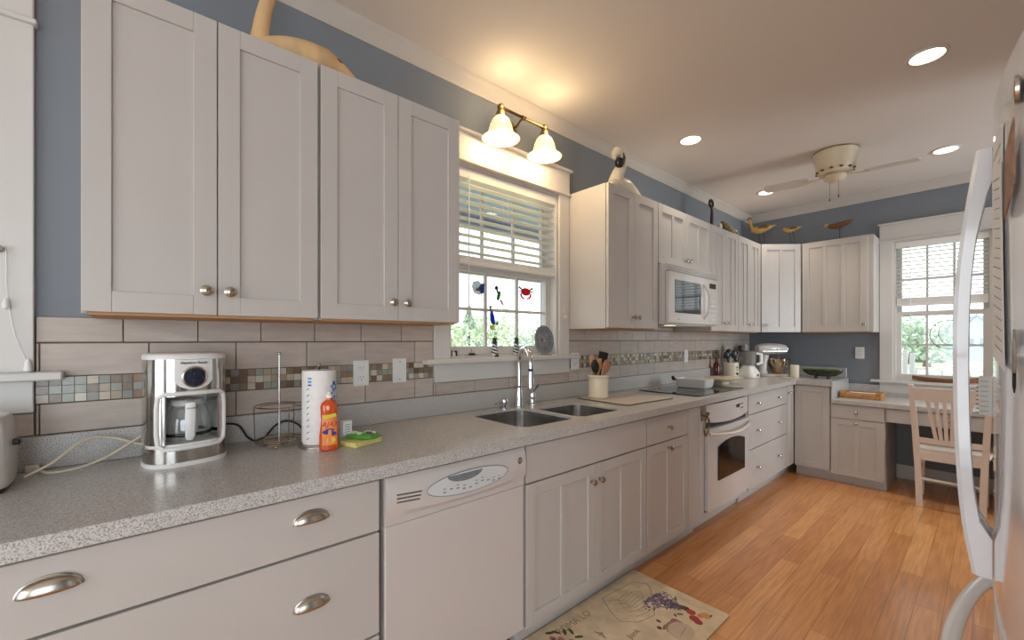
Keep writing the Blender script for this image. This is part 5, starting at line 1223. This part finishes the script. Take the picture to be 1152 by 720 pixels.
MB().tube([(XS, 1.530+.011*math.cos(2*PI*k/14), 1.535+.011*math.sin(2*PI*k/14)) for k in range(14)], .002, 6, closed=True).build('suction_ring', M_WHITEPL, [o for o in COL.objects if o.name.startswith('heron_suncatcher')][0])
# desk window: curved wooden tray and wire wreath
WZ = W2[2]+.0015
t = thing('wooden_tray', 'long shallow curved wooden bowl on the sill of the desk window', 'bowl', (1.60, YF-.03, WZ))
MB().rings([[Vector((1.605+.21*u, YF-.016+.030*k*(1-abs(u)**2.5*.8), WZ+z+.040+.018*abs(u)**2)) for k, z in ((-.4, -.040), (-1, -.008), (-.9, -.004), (0, -.030), (.9, -.004), (1, -.008), (.4, -.040))] for u in (-1, -.8, -.4, 0, .4, .8, 1)]).build('bowl', M_WOODD, t, smooth=True)
t = thing('wire_wreath', 'thin wire hoop ornament hanging in the desk window', 'ornament', (1.64, YF+.035, 1.21))
hy_ = YF+.030
MB().tube([(1.625+.118*math.cos(2*PI*k/36), hy_, 1.345+.125*math.sin(2*PI*k/36)) for k in range(36)], .003, 6, closed=True).build('hoop', mat('grey_wire', srgb(120, 118, 124), .4, .5, noise=(.1, 20)), t, smooth=True)
MB().tube(smooth_path([(1.60, hy_, 1.44), (1.57, hy_, 1.40), (1.565, hy_, 1.33), (1.60, hy_, 1.27), (1.66, hy_, 1.255), (1.72, hy_, 1.30)]), .0025, 6).build('inner_scroll', MATS['grey_wire'], t, smooth=True)
MB().tube([(1.625, hy_, 1.47), (1.625, hy_, 1.60)], .0008, 4).build('hanging_thread', M_NICKEL, t)

# ------------------------------------------------------------------ carvings on top of the wall cabinets
UT = UZ1+.0006
t = thing('driftwood_heron', 'large pale driftwood heron carving lying on the leftmost wall cabinets', 'carving', (.22, .45, UT))
bp = smooth_path([(.24, .225, UT+.012), (.235, .29, UT+.035), (.23, .35, UT+.055), (.225, .42, UT+.062), (.22, .50, UT+.060), (.215, .58, UT+.045), (.21, .66, UT+.022), (.205, .72, UT+.010)], 5)
br = lerp_list([.008, .026, .040, .054, .060, .042, .020, .006], 5)
b = MB()
R = []
for p, r in zip(bp, br): R.append([Vector((p.x+r*1.1*math.cos(2*PI*k/16), p.y+r*.25*math.sin(2*PI*k/16), max(UT+.0002, p.z+r*math.sin(2*PI*k/16)))) for k in range(16)])
b.rings(R)
b.build('body', M_DRIFT, t, smooth=True)
npth = smooth_path([(.225, .305, UT+.03), (.225, .300, UT+.09), (.222, .312, UT+.17), (.218, .330, UT+.25), (.212, .322, UT+.33), (.21, .305, UT+.375), (.212, .275, UT+.392), (.214, .23, UT+.380)], 5)
MB().tube(npth, lerp_list([.046, .026, .022, .021, .018, .020, .022, .006], 5), 14, flat=.8).build('neck', M_DRIFT, t, smooth=True)
MB().ball((.262, .545, UT+.078), .012, .5, 1.6, .6).build('knot', M_WOODD, t, smooth=True)
t = thing('tall_white_decoy', 'upright cream goose decoy with a dark face patch above the sink-side cabinet', 'carving', (.22, 2.45, UT))
pp = smooth_path([(.27, 2.24, UT+.02), (.26, 2.33, UT+.050), (.25, 2.43, UT+.058), (.24, 2.54, UT+.042), (.23, 2.63, UT+.032), (.22, 2.70, UT+.048)], 5)
R = []
for p, r in zip(pp, lerp_list([.02, .050, .058, .046, .030, .008], 5)): R.append([Vector((p.x+r*math.cos(2*PI*k/16), p.y, max(UT+.0002, p.z+r*.9*math.sin(2*PI*k/16)))) for k in range(16)])
MB().rings(R).build('body', M_CREAM, t, smooth=True)
MB().tube(smooth_path([(.27, 2.30, UT+.04), (.27, 2.325, UT+.10), (.27, 2.36, UT+.155), (.27, 2.375, UT+.205), (.27, 2.355, UT+.245), (.27, 2.32, UT+.250), (.27, 2.285, UT+.215)], 5), lerp_list([.050, .044, .036, .034, .038, .036, .016], 5), 14).build('neck', M_CREAM, t, smooth=True)
MB().ball((.290, 2.318, UT+.175), .028, 1, 1.1, 1.3).tube([(.300, 2.335, UT+.18), (.304, 2.352, UT+.215), (.302, 2.340, UT+.245)], [.016, .010, .004], 8).build('dark_patch', M_BLACK, t, smooth=True)
t = thing('black_cormorant', 'slim black bird carving standing above the microwave cabinets', 'carving', (.20, 3.80, UT))
MB().tube(smooth_path([(.24, 3.79, UT), (.24, 3.795, UT+.09), (.24, 3.80, UT+.17), (.24, 3.79, UT+.21)], 4), lerp_list([.028, .024, .018, .012], 4), 10, flat=.5).build('body', mat('black_brown_wood', srgb(44, 26, 20), .4, noise=(.2, 20)), t, smooth=True)
MB().tube([(.24, 3.785+.032*math.sin(2*PI*k/16), UT+.235+.030*math.cos(2*PI*k/16)) for k in range(16)], .011, 8, closed=True).tube([(.24, 3.76, UT+.235), (.24, 3.715, UT+.215)], [.010, .002], 6).build('looped_head', MATS['black_brown_wood'], t, smooth=True)
MB().ball((.24, 3.70, UT+.027), .030, 1, 1.9, .9).build('grey_base', mat('weathered_grey_wood', srgb(150, 136, 124), .7, noise=(.2, 30)), t, smooth=True)
t = thing('small_brown_bird', 'small mottled brown bird carving beside the black bird', 'carving', (.22, 4.12, UT))
MB().tube(smooth_path([(.25, 3.98, UT+.105), (.25, 4.04, UT+.085), (.25, 4.12, UT+.055), (.25, 4.20, UT+.040), (.25, 4.27, UT+.036)], 4), lerp_list([.012, .034, .044, .034, .020], 4), 12, flat=.8).build('body', mat('mottled_brown', srgb(116, 96, 52), .6, noise=(.5, 40)), t, smooth=True)
MB().ball((.25, 4.28, UT+.058), .024, 1, 1.3, 1).build('head', MATS['mottled_brown'], t, smooth=True)
MB().lathe([(.03, 0), (.03, .008), (.012, .012), (.010, .03)], (.25, 3.96, UT)).ball((.25, 3.94, UT+.05), .028, .8, .8, 1.4).build('pale_base', M_CREAM, t, smooth=True)
# shore birds on wire legs
M_BIRDY = mat('ochre_bird_paint', srgb(200, 160, 92), .55, noise=(.25, 30)); M_BIRDB = mat('brown_bird_wing', srgb(120, 76, 40), .55, noise=(.3, 30))
def shorebird(label, x, y, legh, s=1.0, headup=.07, ang=0):
    t = thing('shorebird_carving', label, 'carving', (x, y, UT), 'shorebird carvings on wire legs')
    Mx = Matrix.Translation((x, y, UT)) @ Matrix.Rotation(math.radians(ang), 4, 'Z') @ Matrix.Scale(s, 4)
    z = legh/s
    MB(Mx).tube(smooth_path([(-.07, 0, z+.035), (-.05, 0, z+.030), (-.01, 0, z+.024), (.04, 0, z+.028), (.09, 0, z+.040), (.13, 0, z+.046)], 4), lerp_list([.012, .026, .034, .030, .016, .003], 4), 14, flat=1.05).build('body', M_BIRDY, t, smooth=True)
    MB(Mx).tube(smooth_path([(-.055, 0, z+.035), (-.075, 0, z+.06+headup*.3), (-.078, 0, z+.045+headup), (-.088, 0, z+.055+headup)], 4), lerp_list([.020, .013, .012, .014], 4), 10).build('neck', M_BIRDY, t, smooth=True)
    MB(Mx).ball((-.085, 0, z+.058+headup), .016, 1.2, .9, .9).build('head', M_BIRDB, t, smooth=True)
    MB(Mx).tube([(-.095, 0, z+.056+headup), (-.15, 0, z+.048+headup)], [.004, .001], 6).build('beak', M_BLACK, t, smooth=True)
    MB(Mx).ball((.03, -.020, z+.040), .03, 1.7, .6, .6).ball((.03, .020, z+.040), .03, 1.7, .6, .6).build('wings', M_BIRDB, t, smooth=True)
    for xx in (-.012, .028): MB(Mx).tube([(xx, 0, z+.0), (xx+.014, 0, z*.55), (xx+.014, 0, .001)], .0022, 6).build('leg', M_BLACK, t)
    MB(Mx).box(-.06, .07, -.025, .025, 0, .006, .001).build('stand', M_WOODD, t)
    return t
shorebird('shorebird carving with raised head standing in the corner above the cabinets', .185, 5.13, .215, 1.15, .085, 10)
shorebird('smaller shorebird carving with lowered head above the corner cabinet', .46, 5.20, .180, .80, .012, 8)
t = thing('curlew_carving', 'long-billed brown shorebird carving on one wire post, rightmost on the cabinets', 'carving', (.885, 5.20, UT))
zz = UT+.150
MB().tube(smooth_path([(.79, 5.20, zz+.020), (.83, 5.20, zz+.015), (.88, 5.20, zz+.014), (.94, 5.20, zz+.030), (.99, 5.20, zz+.050)], 4), lerp_list([.016, .026, .032, .022, .004], 4), 14, flat=1.0).build('body', M_BIRDB, t, smooth=True)
MB().ball((.78, 5.20, zz+.030), .020, 1.2, 1, .9).build('head', M_BIRDY, t, smooth=True)
MB().tube(smooth_path([(.765, 5.20, zz+.032), (.72, 5.20, zz+.036), (.68, 5.20, zz+.022), (.655, 5.20, zz+.000)], 4), .0028, 6).build('beak', M_WOODD, t, smooth=True)
MB().tube([(.885, 5.20, UT+.008), (.885, 5.20, zz-.01)], .003, 6).build('post', M_BLACK, t); MB().box(.85, .92, 5.175, 5.225, UT, UT+.008, .001).build('stand', M_WOODD, t)

# ------------------------------------------------------------------ outdoors
GZ = -.75
struct(MB().box(-60, 60, YF+.17, 90, GZ-.2, GZ).box(-60, -.17, -30, YF+.17, GZ-.2, GZ).build('lawn', mat('pale_lawn', srgb(176, 190, 140), .9, noise=(.2, 1.2))))
struct(MB().box(-2.6, -.17, -1.5, YF+2.4, -.12, -.02).box(-.17, 5, YF+.17, YF+2.4, -.12, -.02).build('porch_floor', mat('porch_boards', srgb(190, 188, 184), .7, noise=(.1, 4))))
struct(MB().box(-1.45, -.17, -1.5, YF+1.0, 2.46, 2.54).box(-1.45, -1.33, -1.5, YF+1.0, 2.38, 2.4599).box(-.17, 5, YF+.17, YF+1.0, 2.46, 2.54).build('porch_ceiling', mat('porch_ceiling_paint', srgb(150, 166, 186), .7, noise=(.05, 4))))
# white railing beyond the desk window
def railing(x0, x1, y, label):
    t = thing('porch_railing', label, 'railing', ((x0+x1)/2, y, -.02))
    MB().box(x0, x1, y-.03, y+.03, .90, .94, .004).build('top_rail', M_WHITEPL, t); MB().box(x0, x1, y-.02, y+.02, .08, .12).build('bottom_rail', M_WHITEPL, t)
    k = 0; x = x0+.08
    while x < x1-.04: MB().box(x-.014, x+.014, y-.014, y+.014, .1201, .8999).build('baluster', M_WHITEPL, t); x += .12
    for xx in (x0, x1): MB().box(xx-.05, xx+.05, y-.05, y+.05, -.0195, 1.02, .004).build('post', M_WHITEPL, t)
    return t
railing(.9, 2.9, YF+2.3, 'white porch railing with thin balusters outside the desk window')
t = thing('porch_chair', 'tall white slatted porch chair outside, at the left of the desk window', 'chair', (1.06, 7.0, -.02))
for k in range(5): MB(Matrix.Translation((.96+.065*k, 7.10, .30)) @ Matrix.Rotation(math.radians(-12), 4, 'X')).box(-.024, .024, -.01, .01, 0, .93-.04*abs(k-2), .004).build('back_slat', M_WHITEPL, t)
MB().box(.90, 1.28, 6.70, 7.12, .36, .39, .004).build('seat', M_WHITEPL, t)
for xx in (.88, 1.26): MB().box(xx, xx+.05, 6.66, 7.14, .60, .63, .004).build('armrest', M_WHITEPL, t)
for xx in (.885, 1.265):
    for yy in (6.70, 7.08): MB().box(xx, xx+.035, yy, yy+.035, -.0195, .599).build('leg', M_WHITEPL, t)
# neighbouring houses, car, fence
M_BLUEH = mat('light_blue_siding', srgb(168, 196, 222), .8, noise=(.05, 2)); M_ROOFG = mat('grey_shingles', srgb(120, 136, 150), .9, noise=(.15, 4)); M_SHED = mat('dark_slate_siding', srgb(96, 104, 112), .9, noise=(.1, 3))
t = thing('blue_house', 'light blue house with a front gable seen through the desk window', 'house', (1.5, 63, GZ))
MB().box(-1.6, 6.5, 60, 66, GZ, 2.1).build('wall', M_BLUEH, t)
MB().prism([(-1.9, 59.6), (6.8, 59.6), (6.8, 66.4), (-1.9, 66.4)], 2.1005, 3.6, top=.55).build('roof', M_ROOFG, t)
b = MB(); b.rings([[Vector((-.3, y, GZ)), Vector((2.1, y, GZ)), Vector((2.1, y, 2.2)), Vector((.9, y, 3.4)), Vector((-.3, y, 2.2))] for y in (59.0, 59.9)]); b.build('gable', M_BLUEH, t)
MB().rings([[Vector((-.5, y, 2.05)), Vector((.9, y, 3.45)), Vector((2.3, y, 2.05)), Vector((2.3, y, 2.25)), Vector((.9, y, 3.68)), Vector((-.5, y, 2.25))] for y in (58.9, 59.95)]).build('gable_roof', M_ROOFG, t)
for xx in (.35, 1.05):
    wn = MB().box(xx, xx+.45, 58.95, 58.999, .6, 1.5).build('window', M_TRIM, t); MB().box(xx+.05, xx+.40, 58.93, 58.949, .65, 1.45).build('pane', mat('house_window_dark', srgb(120, 140, 160), .2, noise=(.1, 3)), wn)
t = thing('garden_shed', 'low dark grey shed behind the railing in the desk window', 'shed', (-1.9, 53, GZ))
MB().box(-2.9, -.9, 52, 54.5, GZ, .70).build('wall', M_SHED, t); MB().rings([[Vector((x, 51.8, .70)), Vector((x, 53.25, 1.10)), Vector((x, 54.7, .70))] for x in (-3.1, -.7)]).build('roof', M_ROOFG, t); MB().box(-2.2, -1.6, 51.97, 51.999, GZ+.01, .5).build('door', M_ROOFG, t)
t = thing('parked_car', 'pale car parked on the grass beyond the desk window', 'car', (1.0, 22, GZ))
Mcar = Matrix.Translation((1.0, 23, GZ)); M_CARP = mat('pale_blue_car_paint', srgb(190, 202, 212), .3, noise=(.03, 4)); M_CARG = mat('car_glass', srgb(90, 100, 110), .15, noise=(.1, 4))
MB(Mcar).rings([[Vector((x, y, z)) for x, z in ((-1.1, .25), (-1.1, .60), (-.95, .72), (-.5, .78), (-.25, 1.05), (.55, 1.05), (.8, .78), (1.1, .70), (1.12, .25))] for y in (-.5, .5)]).build('car_body', M_CARP, t)
MB(Mcar).rings([[Vector((x, y, z)) for x, z in ((-.42, .79), (-.2, 1.0), (.5, 1.0), (.68, .79))] for y in (-.51, .51)]).build('side_windows', M_CARG, t)
for xx in (-.7, .7):
    for yy in (-.46, .46): MB(Mcar).lathe([(.24, -.06), (.25, -.04), (.25, .04), (.24, .06)], (xx, yy, .25), 'Y', 18).build('wheel', M_BLACK, t)
t = thing('picket_fence', 'distant white fence line across the lawn', 'fence', (1, 17, GZ))
MB().box(-1.5, 3.5, 17, 17.04, .35, .42).box(-1.5, 3.5, 17, 17.04, -.1, -.03).build('rail', M_WHITEPL, t)
for k in range(11): MB().box(-1.5+.5*k-.05, -1.5+.5*k+.05, 17.0401, 17.12, GZ, .50).build('post', M_WHITEPL, t)
# trees
def tree(label, x, y, h_, r, m, n=1500, conical=False, leaf=.09, cat='tree'):
    t = thing('broadleaf_tree' if not conical else 'conifer_tree', label, cat, (x, y, GZ), 'trees in the garden')
    MB().tube([(x, y, GZ), (x+.05, y, GZ+h_*.35), (x, y, GZ+h_*.75)], [.11*r, .07*r, .02], 8).build('trunk', M_BARK, t, smooth=True)
    b = MB(); rng = random.Random(int(x*100+y*10))
    cl = [(rng.uniform(-.6, .6)*r, rng.uniform(-.6, .6)*r, rng.uniform(.35, .85)*h_, rng.uniform(.3, .55)*r) for _ in range(12)]
    for i in range(n):
        if conical: v = rng.random()**1.3; a = rng.uniform(0, 2*PI); rr = r*(1-v)*rng.uniform(.5, 1.0); c = Vector((x+rr*math.cos(a), y+rr*math.sin(a), GZ+h_*(.1+.9*v)))
        else:
            k = cl[i % 12]; d = Vector((rng.gauss(0, 1), rng.gauss(0, 1), rng.gauss(0, 1))).normalized()*k[3]*rng.uniform(.75, 1.05); c = Vector((x+k[0], y+k[1], GZ+k[2]))+d; c.z = max(c.z, GZ+.15)
        u = Vector((rng.gauss(0, 1), rng.gauss(0, 1), rng.gauss(0, 1))).normalized(); w2 = u.cross(Vector((rng.gauss(0, 1), rng.gauss(0, 1), rng.gauss(0, 1)))).normalized(); s_ = leaf*rng.uniform(.6, 1.3)
        b.quad(c-u*s_, c-w2*s_*.6, c+u*s_, c+w2*s_*.6)
    b.build('foliage', m, t, recalc=False)
    return t
tree('pale green leafy bush at the lower left outside the sink window', -11.5, 8.3, 3.0, 1.5, M_GREENL, 2400)
tree('grey-green conical tree left of centre outside the sink window', -14.5, 11.6, 3.6, 1.3, M_GREEND, 1800, True)
tree('rounded green tree at the centre outside the sink window', -15.0, 13.6, 3.8, 1.6, M_GREENL, 2000)
tree('low blue-green tree at the right outside the sink window', -17.0, 18.5, 3.4, 1.9, M_GREEND, 1800)
tree('far low tree at the right outside the sink window, partly behind the plate', -20.0, 25, 3.2, 2.0, M_GREEND, 1500)
tree('green tree beyond the porch chair in the desk window', -1.2, 42, 3.6, 2.2, M_GREEND, 1500, leaf=.16)
tree('pale green tree left of the blue house in the desk window', -2.6, 48, 3.8, 1.8, M_GREENL, 1500, leaf=.16)
